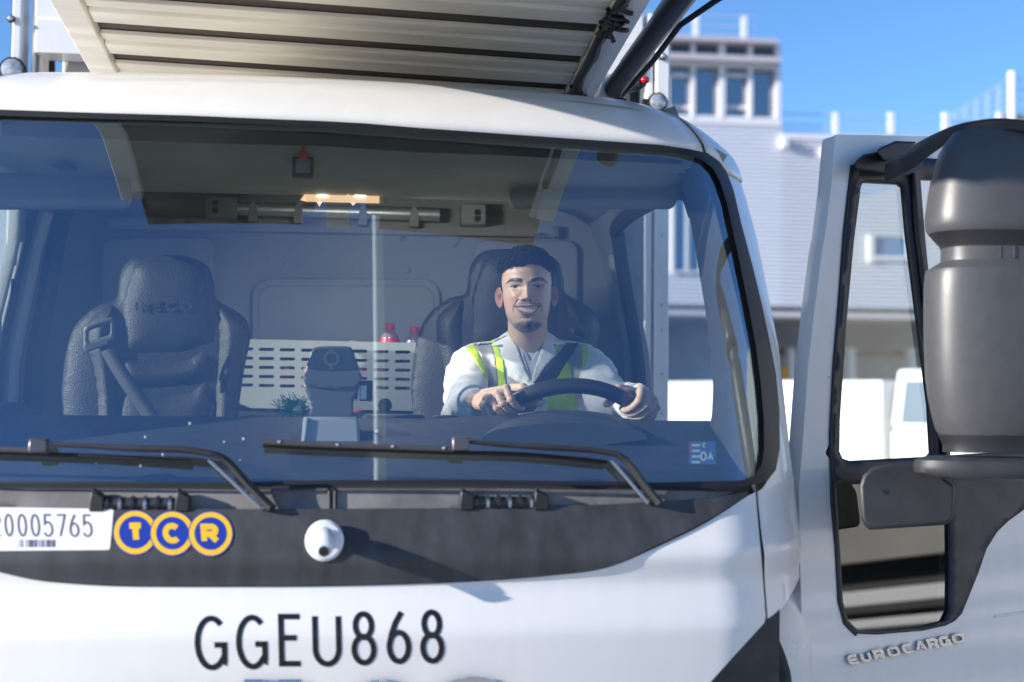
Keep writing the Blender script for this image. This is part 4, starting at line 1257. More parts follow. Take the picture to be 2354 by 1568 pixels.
vb("box_stripe", (-4.2, -.012, .92), (2.05, -.002, 1.0), M("stripe_yellow", (.75, .5, .03), .5), 0)
vb("box_mark", (.12, -.012, 1.3), (.18, -.002, 1.8), M("stripe_green", (.3, .6, .15), .5), 0)
vb("van_cab", (2.1, .05, .6), (3.6, 1.95, 1.55), VANW, .08)
ob = MB().loft([[L(2.12, .05, 1.55), L(3.5, .05, 1.55), L(3.5, 1.95, 1.55), L(2.12, 1.95, 1.55)], [L(2.16, .15, 2.3), L(3.05, .15, 2.3), L(3.05, 1.85, 2.3), L(2.16, 1.85, 2.3)]]).build("cab_roof", VANW, None, bevel=.05)
ob.parent = van; ob.matrix_parent_inverse = Matrix.Translation((-5.7, -15.2, 0))
vg = MB().add([L(2.28, .040, 1.62), L(2.74, .040, 1.62), L(2.72, .12, 2.15), L(2.30, .12, 2.15)], [(0, 1, 2, 3)]).add([L(2.84, .040, 1.62), L(3.3, .040, 1.62), L(3.02, .10, 2.05), L(2.82, .115, 2.13)], [(0, 1, 2, 3)]).build("cab_window", M("van_glass", (.12, .17, .22), .1, coat=.8), None)
vg.parent = van; vg.matrix_parent_inverse = Matrix.Translation((-5.7, -15.2, 0))
vb("van_chassis", (-4.1, .3, .4), (3.5, 1.7, .75), RUBBER, 0)
for u in (-2.6, 2.8):
    for v in (-.02, 1.75):
        a = L(u, v, .38); ax_ = (L(u, v + 1, 0) - L(u, v, 0))
        ob = MB().lathe(a, [(.2, 0), (.36, 0), (.38, .04), (.38, .2), (.36, .26), (.2, .26)], 24, ax_).build("wheel", RUBBER, None)
        ob.parent = van; ob.matrix_parent_inverse = Matrix.Translation((-5.7, -15.2, 0))
trk = thing("parked_truck", "white box truck seen through the passenger door window", "truck", (-3.6, 9.0, 0))
def tbx(name, a, b, mat, bev=.03):
    ob = MB().box(a, b).build(name, mat, None, bevel=bev); ob.parent = trk; ob.matrix_parent_inverse = Matrix.Translation((3.6, -9.0, 0)); return ob
tbx("truck_box", (-5.2, 10.6, 1.0), (-2.6, 17, 3.7), VANW)
tbx("truck_cab", (-5.0, 8.9, .6), (-2.7, 10.5, 2.6), VANW, .1)
tbx("truck_windscreen", (-4.8, 8.88, 1.7), (-2.9, 8.9, 2.4), MATS["van_glass"], 0)
tbx("truck_chassis", (-4.8, 9.2, .4), (-2.9, 16.8, 1.0), RUBBER, 0)
for x in (-4.95, -2.98):
    for y in (9.8, 15.2):
        ob = MB().lathe((x, y, .48), [(.3, 0), (.46, 0), (.48, .05), (.48, .2), (.46, .25), (.3, .25)], 24, Vector((1, 0, 0))).build("wheel", RUBBER, None)
        ob.parent = trk; ob.matrix_parent_inverse = Matrix.Translation((3.6, -9.0, 0))

def reflect_at(px, py, ydist):
    """where the windscreen mirrors the view at this pixel, on the plane y = ydist ahead of the lorry"""
    s, z = Ssz(px, py); p = P(s, z)
    a = P(s + .01, z); b = P(s - .01, z); c = P(s, z + .02); d = P(s, z - .02)
    n = (a - b).cross(c - d).normalized()
    v = ray(px, py); r = v - n * 2 * v.dot(n)
    return p + r * ((ydist - p.y) / r.y)
mt, mb_ = reflect_at(880, 560, -13), reflect_at(874, 1060, -13)
print("mast", mt, mb_)
mast = thing("lamp_post", "tall pale lamp post ahead of the lorry, mirrored in the windscreen", "lamp post", (mb_.x, -13, 0))
MB().tube([(0, 0, 0), (0, 0, 4), (0, 0, 9), (0, 0, 17.5)], [.15, .145, .14, .13], 16).build("pole", M("mast_paint", (.85, .83, .80), .5), mast)
MB().box((-.3, -.3, 0), (.3, .3, .05)).build("base_plate", METAL, mast)
MB().tube([(0, 0, 17.4), (.2, 0, 17.7), (1.0, 0, 17.8)], .05, 10).build("lamp_arm", MATS["mast_paint"], mast)
MB().box((.8, -.15, 17.72), (1.5, .15, 17.85)).build("lamp_head", GREYP, mast, bevel=.03)

# ================================================================== the driver
SKIN = (.72, .49, .37)
def zz(pts): return [(987 + x * .2374, 726.3 + y * .2374) for x, y in pts]
TX = W(1212, 850, 1.2).x
def evaluated(o):
    dg = bpy.context.evaluated_depsgraph_get()
    me = bpy.data.meshes.new_from_object(o.evaluated_get(dg))
    return me
def fused(mb, voxel, sm=4):
    me = mb.mesh("tmp"); o = bpy.data.objects.new("tmp", me); COL.objects.link(o)
    r = o.modifiers.new("r", 'REMESH'); r.mode = 'VOXEL'; r.voxel_size = voxel
    s = o.modifiers.new("s", 'SMOOTH'); s.iterations = sm; s.factor = .5
    out = evaluated(o); bpy.data.objects.remove(o); return out
def limb(mb, pts, rad, n=14):
    pts = [Vector(p) for p in pts]
    mb.tube(pts, rad, n)
    for p, r in zip(pts, rad): mb.sphere(p, r, r, r, n, 8)

SHO = {-1: W(1086, 842, 1.19), 1: W(1344, 840, 1.19)}
ELB = {-1: W(1070, 958, .98), 1: W(1398, 925, .98)}
WRI = {-1: W(1092, 924, .745), 1: W(1466, 922, .755)}
A0 = R(46)
hands = {}
for sg in (-1, 1):
    mb = MB(); front = -e_n
    am = sg * A0; mcp = []
    tb_ = -sg      # along the ring towards its top
    for i in range(4):
        a = sg * (R(37.5) + i * R(5.0))
        c = ring(a); er = ring_r(a)
        ln = (1.0, 1.08, 1.02, .86)[i]
        j = [c + er * (.047 * ln) + front * (.004 + .003 * (i % 2)), c + er * (.033 * ln) + front * (.029 * ln), c + er * .004 + front * .0315, c - er * .0155 + front * .020, c - er * .0205 + front * .008]
        rr_ = [.0096, .0090, .0082, .0077, .0066]
        if i == 3: rr_ = [r * .88 for r in rr_]
        limb(mb, smooth_poly([tuple(p) for p in j], 3), [x[0] for x in smooth_poly([(r,) for r in rr_], 3)], 12)
        mb.sphere(j[0], .0108, .0108, .0108, 12, 8); mb.sphere(j[1], .0102, .0102, .0102, 12, 8)
        mcp.append(j[0])
    w = WRI[sg]
    for p in mcp: limb(mb, [w, w.lerp(p, .55), p], [.022, .015, .0100], 12)
    for p, q in zip(mcp, mcp[1:]): limb(mb, [p, q], [.0095, .0095], 10)
    a = sg * R(33); c = ring(a); er = ring_r(a); tt = ring_t(a) * (-sg)
    b0 = w.lerp(mcp[0], .35) + e_n * .01
    limb(mb, smooth_poly([tuple(p) for p in (b0, c + e_n * .034 - er * .004, c - er * .030 + e_n * .016 + tt * .004, c - er * .033 - e_n * .006 + tt * .022)], 3), [.0155, .0145, .0135, .0130, .0125, .0118, .0112, .0108, .0104, .009], 12)
    limb(mb, [w, w.lerp(ELB[sg], .5)], [.026, .030], 14)
    hands[sg] = fused(mb, .0018, 2)

# head: rows by height above the eye line, columns round the head
FV = Vector((-.128, -.992, 0)).normalized()
ROLLH = R(2.0)
XV = Vector((-FV.y, FV.x, 0)).normalized() * math.cos(ROLLH) + Vector((0, 0, 1)) * math.sin(ROLLH)
ZV = (Vector((0, 0, 1)) * math.cos(ROLLH) - Vector((-FV.y, FV.x, 0)).normalized() * math.sin(ROLLH))
HC = W(1211, 664.5, 1.09)
HS = 1.0
def HP(u, f, v): return HC + XV * (u * HS) + FV * (f * HS) + ZV * (v * HS)
VR = [-.1215, -.119, -.115, -.108, -.097, -.083, -.067, -.05, -.03, 0, .015, .04, .06, .078, .090, .098, .102]
HW = [.004, .015, .025, .0360, .0465, .0545, .0595, .0625, .0652, .0672, .0690, .0685, .064, .054, .041, .024, .003]
FD = [.062, .070, .0765, .083, .0870, .0885, .0905, .0905, .0890, .0885, .0935, .0935, .090, .079, .063, .040, .004]
BD = [.030, .034, .038, .045, .052, .060, .068, .078, .090, .098, .100, .097, .090, .077, .060, .038, .004]
def G(x, s): return math.exp(-(x / s) ** 2)
def up_lip(u): return -.0498 - .0018 * (u / .037) ** 2 - .0012 * G(u, .004)
def teeth_top(u): return -.0560 + .0042 * (u / .037) ** 2
def teeth_bot(u): return -.0698 + .0180 * (u / .037) ** 2
def lo_lip(u): return -.0800 + .0280 * (u / .037) ** 2
def brow_line(a): return interp(a, [.012, .022, .034, .045, .057], [.0155, .0172, .0192, .0188, .0105])
def brow_w(a): return interp(a, [.011, .014, .024, .042, .058], [.0012, .0046, .0052, .0046, .0010])
def disp(u, v):
    a = abs(u); d = 0
    d += .0042 * G(a - .026, .018) * G(v - .0165, .008)
    d -= .0105 * G(a - .0300, .0135) * G(v + .001, .0095)
    d += .0040 * G(a - .0312, .0125) * G(v + .0008, .0058)          # ball of the eye
    d += .0018 * G(a - .0312, .014) * G(v - .0062, .0024)            # upper lid
    d += .0012 * G(a - .0312, .013) * G(v + .0085, .003)             # lower lid
    nv = interp(v, [-.0435, -.0405, -.0375, -.033, -.027, -.018, -.008, .002, .010, .018], [0, .003, .0135, .0215, .0190, .0140, .0095, .006, .0045, .0])
    nw = interp(v, [-.042, -.034, -.02, 0, .012], [.0105, .0105, .0078, .0068, .0085])
    d += nv * math.exp(-(a / nw) ** 2.6)
    d += .0085 * G(a - .0135, .0062) * G(v + .0335, .0055)
    d -= .0035 * G(a - .0080, .0032) * G(v + .0392, .0022)
    d += .0060 * G(a - .0390, .0150) * G(v + .0270, .0150)           # smiling cheeks
    fold = abs(a - interp(-v, [.034, .048, .062], [.0215, .0335, .0400]))
    if -.066 < v < -.032: d -= .0022 * G(fold, .0028) * sstep(.066, .060, -v) * sstep(.032, .037, -v)
    d += .0030 * G(v - (up_lip(u) + teeth_top(u)) / 2, .0035) * sstep(.036, .028, a)
    d += .0038 * G(v - (teeth_bot(u) + lo_lip(u)) / 2, .0042) * sstep(.034, .022, a)
    if a < .037 and teeth_bot(u) < v < teeth_top(u): d -= .0020
    d -= .0030 * G(u, .016) * G(v + .0845, .0045)
    d += .0060 * G(u, .017) * G(v + .1040, .0100)
    return d
def mixc(a, b, t):
    t = max(0, min(1, t)); return tuple(x + (y - x) * t for x, y in zip(a, b))
HAIRC = (.014, .011, .010)
def hairline(u):
    a = abs(u)
    return interp(a, [0, .02, .036, .046, .054, .062, .066, .070], [.0585, .0575, .0545, .0490, .0420, .030, .020, .010])
def fcol(u, v, front, rnd_):
    c = SKIN; a = abs(u)
    n = noise.noise(Vector((u * 60, v * 60, 1.3))) * .6 + noise.noise(Vector((u * 260, v * 260, 4.1))) * .6
    c = tuple(x * (1 + .09 * n) for x in c)
    c = (c[0], c[1] * (1 - .05 * noise.noise(Vector((u * 30, v * 30, 9)))), c[2])
    if front:
        c = mixc(c, (.50, .20, .15), .28 * G(a - .040, .016) * G(v + .028, .014))
        c = mixc(c, (.46, .19, .14), .30 * G(u, .013) * G(v + .033, .008))
        # lips, mouth, teeth
        if a < .0385:
            if teeth_top(u) <= v <= up_lip(u): c = mixc(c, (.33, .125, .11), .85)
            elif lo_lip(u) <= v <= teeth_bot(u): c = mixc(c, (.38, .15, .135), .85)
            if teeth_bot(u) < v < teeth_top(u):
                c = (.045, .018, .016)
                if a < .0290 and v > teeth_bot(u) + .0007:
                    ph = (a / .0068) % 1.0
                    gap = .60 if (ph < .12 or ph > .88) else 1.0
                    sh = interp(a, [0, .018, .0290], [1, .95, .7])  # painted shade: teeth darken towards the mouth corners
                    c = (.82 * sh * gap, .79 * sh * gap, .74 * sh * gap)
        # eyes
        du = a - .0312
        if abs(du) < .0152:
            k = 1 - (du / .0152) ** 2
            tpv, btv = .0031 * k + .0004, -.0030 * k
            if btv < v < tpv:
                c = (.50, .47, .45)
                rr2 = math.hypot(du + (.0010 if u > 0 else -.0006), v - .0008)
                if rr2 < .0058: c = (.055, .032, .022)
                if rr2 < .0026: c = (.006, .005, .005)
                if v > tpv - .0010: c = mixc(c, (.02, .015, .015), .6)
            elif tpv <= v < tpv + .0014: c = mixc(c, (.015, .011, .010), .9)
            elif btv - .0008 < v <= btv: c = mixc(c, (.10, .05, .04), .55)
            elif tpv + .003 < v < tpv + .0044: c = mixc(c, (.16, .085, .06), .5)
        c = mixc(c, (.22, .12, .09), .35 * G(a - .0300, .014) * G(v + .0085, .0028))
        # nostrils
        if ((a - .0082) / .0042) ** 2 + ((v + .0392) / .0019) ** 2 < 1: c = mixc(c, (.02, .01, .008), .9)
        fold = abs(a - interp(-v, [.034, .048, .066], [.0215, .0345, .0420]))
        if -.07 < v < -.034: c = mixc(c, (.22, .11, .075), .26 * G(fold, .0018))  # crease shade of the smile folds mixed into the skin colour
        # brows
        if .0108 < a < .058:
            e = (v - brow_line(a)) / brow_w(a)
            if abs(e) < 1.25: c = mixc(c, HAIRC, (1.0 - max(0, abs(e) - .75) * 2) * (.92 + .3 * n))
        # moustache, soul patch, beard
        if a < .037:
            m = (v - up_lip(u)) 
            if .0003 < m < .0062: c = mixc(c, HAIRC, (.62 if a > .006 else .35) * (1 - abs(m - .003) / .0042) * (1 + .8 * n))
        if .0345 < a < .041 and -.068 < v < -.048: c = mixc(c, HAIRC, .25)
        c = mixc(c, HAIRC, .80 * G(u, .0085) * G(v + .0835, .0038))
        lim = interp(a, [0, .012, .024, .036, .046], [-.0895, -.0905, -.0930, -.0960, -.100])
        if v < lim: c = mixc(c, HAIRC, min(.86, (lim - v + .002 * n) / .008) * sstep(.056, .026, a) * (1 + .5 * n))
        c = mixc(c, HAIRC, .16 * sstep(-.045, -.085, v) * (1 + .8 * n)) if v < -.045 else c
    # hair and its fade
    if not front or a > .05 or v > .03:
        hv = hairline(u) if front else interp(v, [0, 1], [0, 0]) - .045
        t = (v - hv) / (.006 if a < .045 and front else .034)
        c = mixc(c, HAIRC, max(0, min(.97, t)))
    return c
hv, hf, hcol = [], [], []
cols = []
NF, NBK = 230, 60
for i in range(NF): cols.append(-math.pi / 2 + math.pi * i / NF)
for i in range(NBK): cols.append(math.pi / 2 + math.pi * i / NBK)
NR = 250; NC = len(cols); vlist = []
for i in range(NR):
    v = VR[0] + (VR[-1] - VR[0]) * i / (NR - 1)
    hw, fd, bk = interp(v, VR, HW), interp(v, VR, FD), interp(v, VR, BD)
    vlist.append(v)
    for ph in cols:
        sx_, cx_ = math.sin(ph), math.cos(ph)
        p_ = 2 / 2.25
        u = hw * math.copysign(abs(sx_) ** p_, sx_)
        fr_ = cx_ > -1e-9
        f_ = (fd if fr_ else bk) * math.copysign(abs(cx_) ** p_, cx_)
        if fr_: f_ += disp(u, v) * sstep(.12, .55, cx_)
        hv.append(HP(u, f_, v)); hcol.append(fcol(u, v, fr_ and cx_ > .02, None))
for i in range(NR - 1):
    for j in range(NC): hf.append((i * NC + j, i * NC + (j + 1) % NC, (i + 1) * NC + (j + 1) % NC, (i + 1) * NC + j))
hf.append(tuple(reversed(range(NC)))); hf.append(tuple((NR - 1) * NC + j for j in range(NC)))
# smooth the rows of the silhouette tables a little by relaxing the mesh of the sides is left to shading
ears_v, ears_f, ears_c = [], [], []
for sg in (-1, 1):
    k0 = len(ears_v); eo = HP(sg * .0665, -.004, -.0215)
    eX = (XV * sg * .62 - FV * .78).normalized(); eN = (XV * sg * .78 + FV * .62).normalized()
    n, m = 36, 12
    for side_ in (0, 1):
        for r_i in range(m + 1):
            r_ = r_i / m
            for j in range(n):
                t = 2 * math.pi * j / n
                wx = .0150 + .0040 * math.sin(t) ; 
                x = wx * r_ * math.cos(t) + .0105; y = (.0300 if math.sin(t) > 0 else .0275) * r_ * math.sin(t)
                h = .0050 * G(r_ - .86, .12) + .0030 * G(r_ - .5, .12) * (1 if math.cos(t) > -.2 else .3) - .004 * G(r_, .3)
                if math.sin(t) < -.75: h = .002
                lean = .006 * (x / .03)
                hh = (h if side_ == 0 else -.004 * (1 - r_ ** 4)) + lean
                if r_i == m: hh = .001 + lean
                ears_v.append(eo + eX * x + ZV * (y - .10 * x) + eN * hh)
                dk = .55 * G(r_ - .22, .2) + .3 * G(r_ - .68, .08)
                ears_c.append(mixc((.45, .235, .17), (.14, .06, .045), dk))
    for side_ in (0, 1):
        kk = k0 + side_ * (m + 1) * n
        for r_i in range(m):
            for j in range(n):
                f4 = (kk + r_i * n + j, kk + r_i * n + (j + 1) % n, kk + (r_i + 1) * n + (j + 1) % n, kk + (r_i + 1) * n + j)
                ears_f.append(f4 if (side_ == 0) == (sg > 0) else f4[::-1])
# trunk, neck, arms and legs under the clothes
tb3 = MB()
limb(tb3, [Vector((TX, 1.26, 1.24)), Vector((TX, 1.24, 1.6)), Vector((TX, 1.23, 1.80))], [.13, .12, .11], 18)
nb0 = W(1214, 812, 1.185); nb1 = HP(0, -.012, -.045)
limb(tb3, [nb0 + Vector((0, .01, -.08)), nb0, nb1], [.075, .058, .054], 18)
limb(tb3, [W(1222, 850, 1.165), W(1217, 812, 1.165)], [.036, .045], 14)
for sg in (-1, 1):
    limb(tb3, [SHO[sg] + Vector((-sg * .05, .02, -.02)), SHO[sg] + Vector((0, 0, -.02)), ELB[sg], WRI[sg].lerp(ELB[sg], .3)], [.05, .046, .040, .032], 14)
    limb(tb3, [Vector((TX + sg * .09, 1.22, 1.24)), Vector((TX + sg * .15, .84, 1.28)), Vector((TX + sg * .14, .72, 1.20))], [.085, .065, .06], 14)
trunk = fused(tb3, .006, 3)
bmx = bmesh.new()
lay = None
def add_me(vs, fs, cs):
    b0 = [bmx.verts.new(v) for v in vs]
    for f in fs:
        try: bmx.faces.new([b0[i] for i in f])
        except ValueError: pass
    return b0
allcol = []
add_me(hv, hf, None); allcol += hcol
add_me(ears_v, ears_f, None); allcol += ears_c
for me_ in (hands[-1], hands[1], trunk):
    add_me([v.co.copy() for v in me_.vertices], [tuple(p.vertices) for p in me_.polygons], None)
    for v in me_.vertices:
        n = noise.noise(v.co * 40)
        allcol.append(tuple(x * (1 + .10 * n) for x in ((.70, .46, .35) if me_ is not trunk else SKIN)))
bmesh.ops.recalc_face_normals(bmx, faces=bmx.faces)
pme = bpy.data.meshes.new("person"); bmx.to_mesh(pme); bmx.free()
ca = pme.color_attributes.new("skin_tone_shade", 'FLOAT_COLOR', 'POINT')
flat_ = []
for c in allcol: flat_ += [max(0, c[0]), max(0, c[1]), max(0, c[2]), 1.0]
ca.data.foreach_set("color", flat_)
SK = bpy.data.materials.new("skin"); SK.use_nodes = True
t_ = SK.node_tree; b_ = t_.nodes["Principled BSDF"]
at_ = t_.nodes.new("ShaderNodeAttribute"); at_.attribute_name = "skin_tone_shade"
t_.links.new(at_.outputs['Color'], b_.inputs['Base Color'])
b_.inputs['Roughness'].default_value = .45
b_.inputs['Subsurface Weight'].default_value = .12; b_.inputs['Subsurface Radius'].default_value = (.006, .003, .0015); b_.inputs['Subsurface Scale'].default_value = .6
person = bpy.data.objects.new("person", pme)
finish(person, SK, None, True, 180)
tag(person, "smiling young man in white coat and yellow hi-vis vest, hands on the steering wheel", "person")

# hair: short curly locks over a close cap
hmb = MB(); rnd = random.Random(5)
def scalp(u_ang, v):
    hw, fd, bk = interp(v, VR, HW), interp(v, VR, FD), interp(v, VR, BD)
    sx_, cx_ = math.sin(u_ang), math.cos(u_ang); p_ = 2 / 2.25
    u = hw * math.copysign(abs(sx_) ** p_, sx_); f_ = (fd if cx_ > 0 else bk) * math.copysign(abs(cx_) ** p_, cx_)
    return u, f_
cap = []
for i in range(22):
    row = []
    for j in range(60):
        ph = 2 * math.pi * j / 60
        front_ = math.cos(ph) > .0
        v0 = .0585 if abs(math.sin(ph)) < .55 and front_ else (.030 if front_ else -.02)
        if front_ and abs(math.sin(ph)) >= .55: v0 = .0585 - .016 * sstep(.55, .95, abs(math.sin(ph)))
        v0 += .010 * noise.noise(Vector((math.sin(ph) * 4, math.cos(ph) * 4, 7.7)))
        v = v0 + (.1019 - v0) * (i / 21)
        u, f_ = scalp(ph, v)
        th = (.012 - .006 * abs(math.sin(ph)) * (1 - sstep(.3, .7, i / 21))) * sstep(0, .35, i / 21) + .0008
        th += .003 * noise.noise(Vector((u * 90, f_ * 90, v * 90)))
        d = Vector((u, f_, v - .02)).normalized() * th
        row.append(HP(u + d.x, f_ + d.y, v + d.z))
    cap.append(row)
hmb.loft(cap)
cnt = 0
while cnt < 1900:
    ph = rnd.uniform(-math.pi, math.pi); v = rnd.uniform(-.01, .1015)
    u, f_ = scalp(ph, v)
    if math.cos(ph) > 0 and v < hairline(u) + .001 + (.012 if abs(u) > .052 else 0): continue
    if math.cos(ph) <= 0 and v < .02: continue
    if abs(math.sin(ph)) > .72 and v < .046 + .008 * rnd.random(): continue
    d = Vector((u, f_, v - .02)).normalized()
    tg = Vector((rnd.gauss(0, 1), rnd.gauss(0, 1), rnd.gauss(0, 1))); tg = (tg - d * tg.dot(d)).normalized()
    bt = d.cross(tg); q0 = Vector((u, f_, v)) + d * rnd.uniform(.004, .014)
    rr_ = rnd.uniform(.004, .0075); pts = []
    for k in range(6):
        a = k / 5 * rnd.uniform(3.2, 4.6)
        q = q0 + tg * (rr_ * math.sin(a)) + d * (rr_ * .8 * (1 - math.cos(a)) * .6) + bt * (k / 5 * .006)
        pts.append(HP(q.x, q.y, q.z))
    hmb.tube(pts, [.0010, .0015, .0016, .0014, .0011, .0005], 4)
    cnt += 1
for k in range(150):       # short locks falling over the hairline
    u = rnd.uniform(-.046, .046); v = hairline(u) + rnd.uniform(.0015, .010) + .004 * noise.noise(Vector((u * 70, 2.2, 0)))
    hw, fd = interp(v, VR, HW), interp(v, VR, FD)
    t_ = min(.98, abs(u) / hw); f_ = fd * (1 - t_ ** 2.25) ** (1 / 2.25)
    d = Vector((u, f_, v - .02)).normalized()
    side_ = rnd.gauss(.2, .8); ln_ = rnd.uniform(.003, .010); pts = []
    for q_ in range(5):
        a = q_ / 4
        p_ = Vector((u + side_ * ln_ * a, f_, v + .006 - ln_ * a)) + d * (.0062 * math.sin(1.2 + a * 1.9) + .0004)
        pts.append(HP(p_.x, p_.y, p_.z))
    hmb.tube(pts, [.0014, .0016, .0014, .0010, .0004], 4)
hair = hmb.build("hair", M("hair_dark", (.016, .013, .012), .75, spec=.25, nscale=120, namt=.4), person)

# white coat: fused torso and sleeves with pulled folds
cb = MB()
rings = []
for z, hw, hd, yc in ((1.28, .19, .15, 1.24), (1.55, .185, .145, 1.245), (1.74, .185, .140, 1.24), (1.84, .190, .132, 1.235), (1.90, .188, .120, 1.228), (1.935, .172, .105, 1.222), (1.962, .138, .09, 1.215), (1.982, .100, .076, 1.208), (1.995, .072, .066, 1.2)):
    rings.append([Vector((TX + hw * math.copysign(abs(math.cos(a)) ** .85, math.cos(a)), yc + hd * math.copysign(abs(math.sin(a)) ** .9, math.sin(a)), z)) for a in [2 * math.pi * j / 40 for j in range(40)]])
cb.loft(rings)
for sg in (-1, 1):
    S0, E0, W0 = SHO[sg], ELB[sg], WRI[sg]
    wq = W0.lerp(E0, .10)
    p = smooth_poly([tuple(S0 + Vector((-sg * .06, .01, .02))), tuple(S0), tuple(S0.lerp(E0, .5) + Vector((sg * .008, 0, .006))), tuple(E0), tuple(E0.lerp(W0, .5)), tuple(wq)], 4)
    r = [x[0] for x in smooth_poly([(.055,), (.060,), (.058,), (.060,), (.052,), (.044,)], 4)]
    limb(cb, p, r, 18)
cme = fused(cb, .0065, 5)
for v in cme.vertices: pass
coat = bpy.data.objects.new("coat", cme)
COATM = M("coat_cotton", (.80, .81, .83), .8, sheen=.2, bump=.15, bscale=900)
nrm = [v.normal.copy() for v in cme.vertices]
for v, n in zip(cme.vertices, nrm):
    p = v.co; arm = sstep(.15, .21, abs(p.x - TX))
    sgx = 1 if p.x > TX else -1
    ax_ = (ELB[sgx] - SHO[sgx]).normalized() if p.y > .99 else (WRI[sgx] - ELB[sgx]).normalized()
    q = p - ax_ * (p.dot(ax_) * .15)
    w1 = noise.noise(Vector((p.dot(ax_) * 34 + 3 * noise.noise(p * 14), (p - ax_ * p.dot(ax_)).x * 9, (p - ax_ * p.dot(ax_)).z * 9)))
    w2 = noise.noise(p * 30)
    v.co = p + n * ((.0125 * w1 + .003 * w2) * (.22 + .78 * arm))
cme.update()
finish(coat, COATM, person, True, 180)
bvh = BVHTree.FromPolygons([v.co.copy() for v in cme.vertices], [tuple(p.vertices) for p in cme.polygons])
def drape(off, back=None):
    def f(u, v):
        d = ray(u, v); loc, nn, ix, ds = bvh.ray_cast(CAM, d)
        if loc is None:
            q = W(u, v, 1.16); loc, nn, ix, ds = bvh.find_nearest(q)
            loc = q.lerp(loc, .7)
        return loc - d * off
    return f
LIME = M("hivis_lime", (.62, .90, .04), .7, bump=.2, bscale=700, nscale=60, namt=.1)
REFL = M("reflective_tape", (.42, .42, .43), .35, .2, bump=.2, bscale=900)
SHIRTM = M("shirt_pale", (.50, .56, .64), .8, bump=.15, bscale=900)
vest = part("hivis_vest", person)
def patch(name, pts, off, mat, par, th=.002, step=5): return sheet(name, zz(pts), drape(off), step, mat, par, thick=th, angle=80)
patch("vest_panel", [(350, 300), (430, 275), (480, 350), (530, 460), (560, 560), (585, 655), (540, 580), (490, 500), (430, 400)], .004, LIME, vest)
patch("reflective_strip", [(430, 275), (555, 212), (610, 290), (640, 420), (660, 600), (664, 720), (610, 700), (585, 655), (560, 560), (530, 460), (480, 350)], .005, REFL, vest)
patch("vest_panel", [(555, 214), (630, 172), (625, 280), (660, 290), (700, 380), (725, 500), (748, 720), (664, 724), (660, 600), (640, 420), (610, 290)], .004, LIME, vest)
patch("vest_panel", [(1340, 405), (1365, 500), (1385, 600), (1420, 740), (1440, 920), (1150, 920), (1140, 800), (1160, 720), (1240, 590)], .004, LIME, vest)
patch("reflective_strip", [(1345, 405), (1432, 256), (1470, 280), (1480, 440), (1470, 520), (1430, 620), (1390, 620), (1365, 500)], .005, REFL, vest)
patch("vest_panel", [(1468, 278), (1540, 285), (1545, 350), (1520, 440), (1475, 525), (1480, 440)], .004, LIME, vest)
patch("vest_panel", [(1205, 255), (1300, 195), (1308, 230), (1255, 290), (1220, 340)], .004, LIME, vest)
shirt = patch("shirt", [(840, 270), (935, 345), (985, 438), (1030, 350), (1095, 300), (1075, 400), (985, 640), (930, 560)], .006, SHIRTM, person)
patch("shirt_placket", [(880, 340), (905, 350), (985, 590), (970, 605)], .0085, SHIRTM, shirt)
patch("lapel", [(750, 20), (735, 60), (640, 185), (603, 288), (718, 274), (683, 372), (780, 500), (965, 640), (975, 610), (930, 520), (850, 300), (790, 210), (758, 110)], .012, COATM, coat, .004)
patch("lapel", [(1140, 22), (1180, 100), (1322, 276), (1200, 270), (1238, 378), (1140, 470), (1030, 640), (985, 650), (1010, 540), (1060, 400), (1100, 280), (1140, 150)], .012, COATM, coat, .004)
# cuffs
for sg in (-1, 1):
    W0, E0 = WRI[sg], ELB[sg]; a = W0.lerp(E0, .22); b = W0.lerp(E0, .03)
    MB().tube([a, a.lerp(b, .8), b, a.lerp(b, .9)], [.0475, .0455, .0455, .038], 24, caps=False).build("cuff", COATM, coat)
# the driver's belt and guide belong to the lorry
db = part("seat_belt", lorry)
bl = zz([(1330, 262), (1445, 262), (1240, 592), (1130, 760), (1010, 925), (845, 945), (930, 780), (1050, 610)])
sheet("belt_strap", bl, drape(.018), 6, BELTM, db, thick=.003)
bt_ = zz([(1330, 262), (1445, 262), (1520, 150), (1430, 110)])
GY = 1.20
def gm(u, v):
    q = W(u, v, GY); return q
sheet("belt_strap", bt_, gm, 6, BELTM, db, thick=.003)
sheet("belt_guide", smooth_poly(zz([(1375, 20), (1400, 24), (1560, 140), (1578, 170), (1545, 250), (1520, 262), (1330, 200), (1318, 170)]), 3, True), lambda u, v: W(u, v, GY - .012), 8, GUIDE, db, holes=[zz([(1365, 100), (1500, 170), (1480, 215), (1355, 150)])], thick=.012)

# loading dock off to the right, mirrored in the lower door window
dock = thing("loading_dock", "pale loading dock with white rails, mirrored in the lower window of the open door", "building", (11, -3, 0))
def dk(name, a, b, mat):
    ob = MB().box(a, b).build(name, mat, None, bevel=.01); ob.parent = dock; ob.matrix_parent_inverse = Matrix.Translation((-11, 3, 0)); return ob
dk("dock_wall", (10.2, -14, 1.68), (12, 6, 5.0), M("dock_wall", (.42, .40, .36), .8, nscale=1.5, namt=.2))
dk("dock_recess", (10.8, -14, .0), (12, 6, 1.679), RUBBER)
for z0, z1 in ((1.30, 1.43), (1.10, 1.18), (.90, 1.02), (.5, .6)): dk("dock_rail", (10.05, -14, z0), (10.15, 6, z1), LABELW)
for k in range(0): dk("dock_buffer", (10.16, -13 + 2 * k, .1), (10.4, -12.7 + 2 * k, 1.35), M("buffer_ochre", (.55, .3, .03), .6))

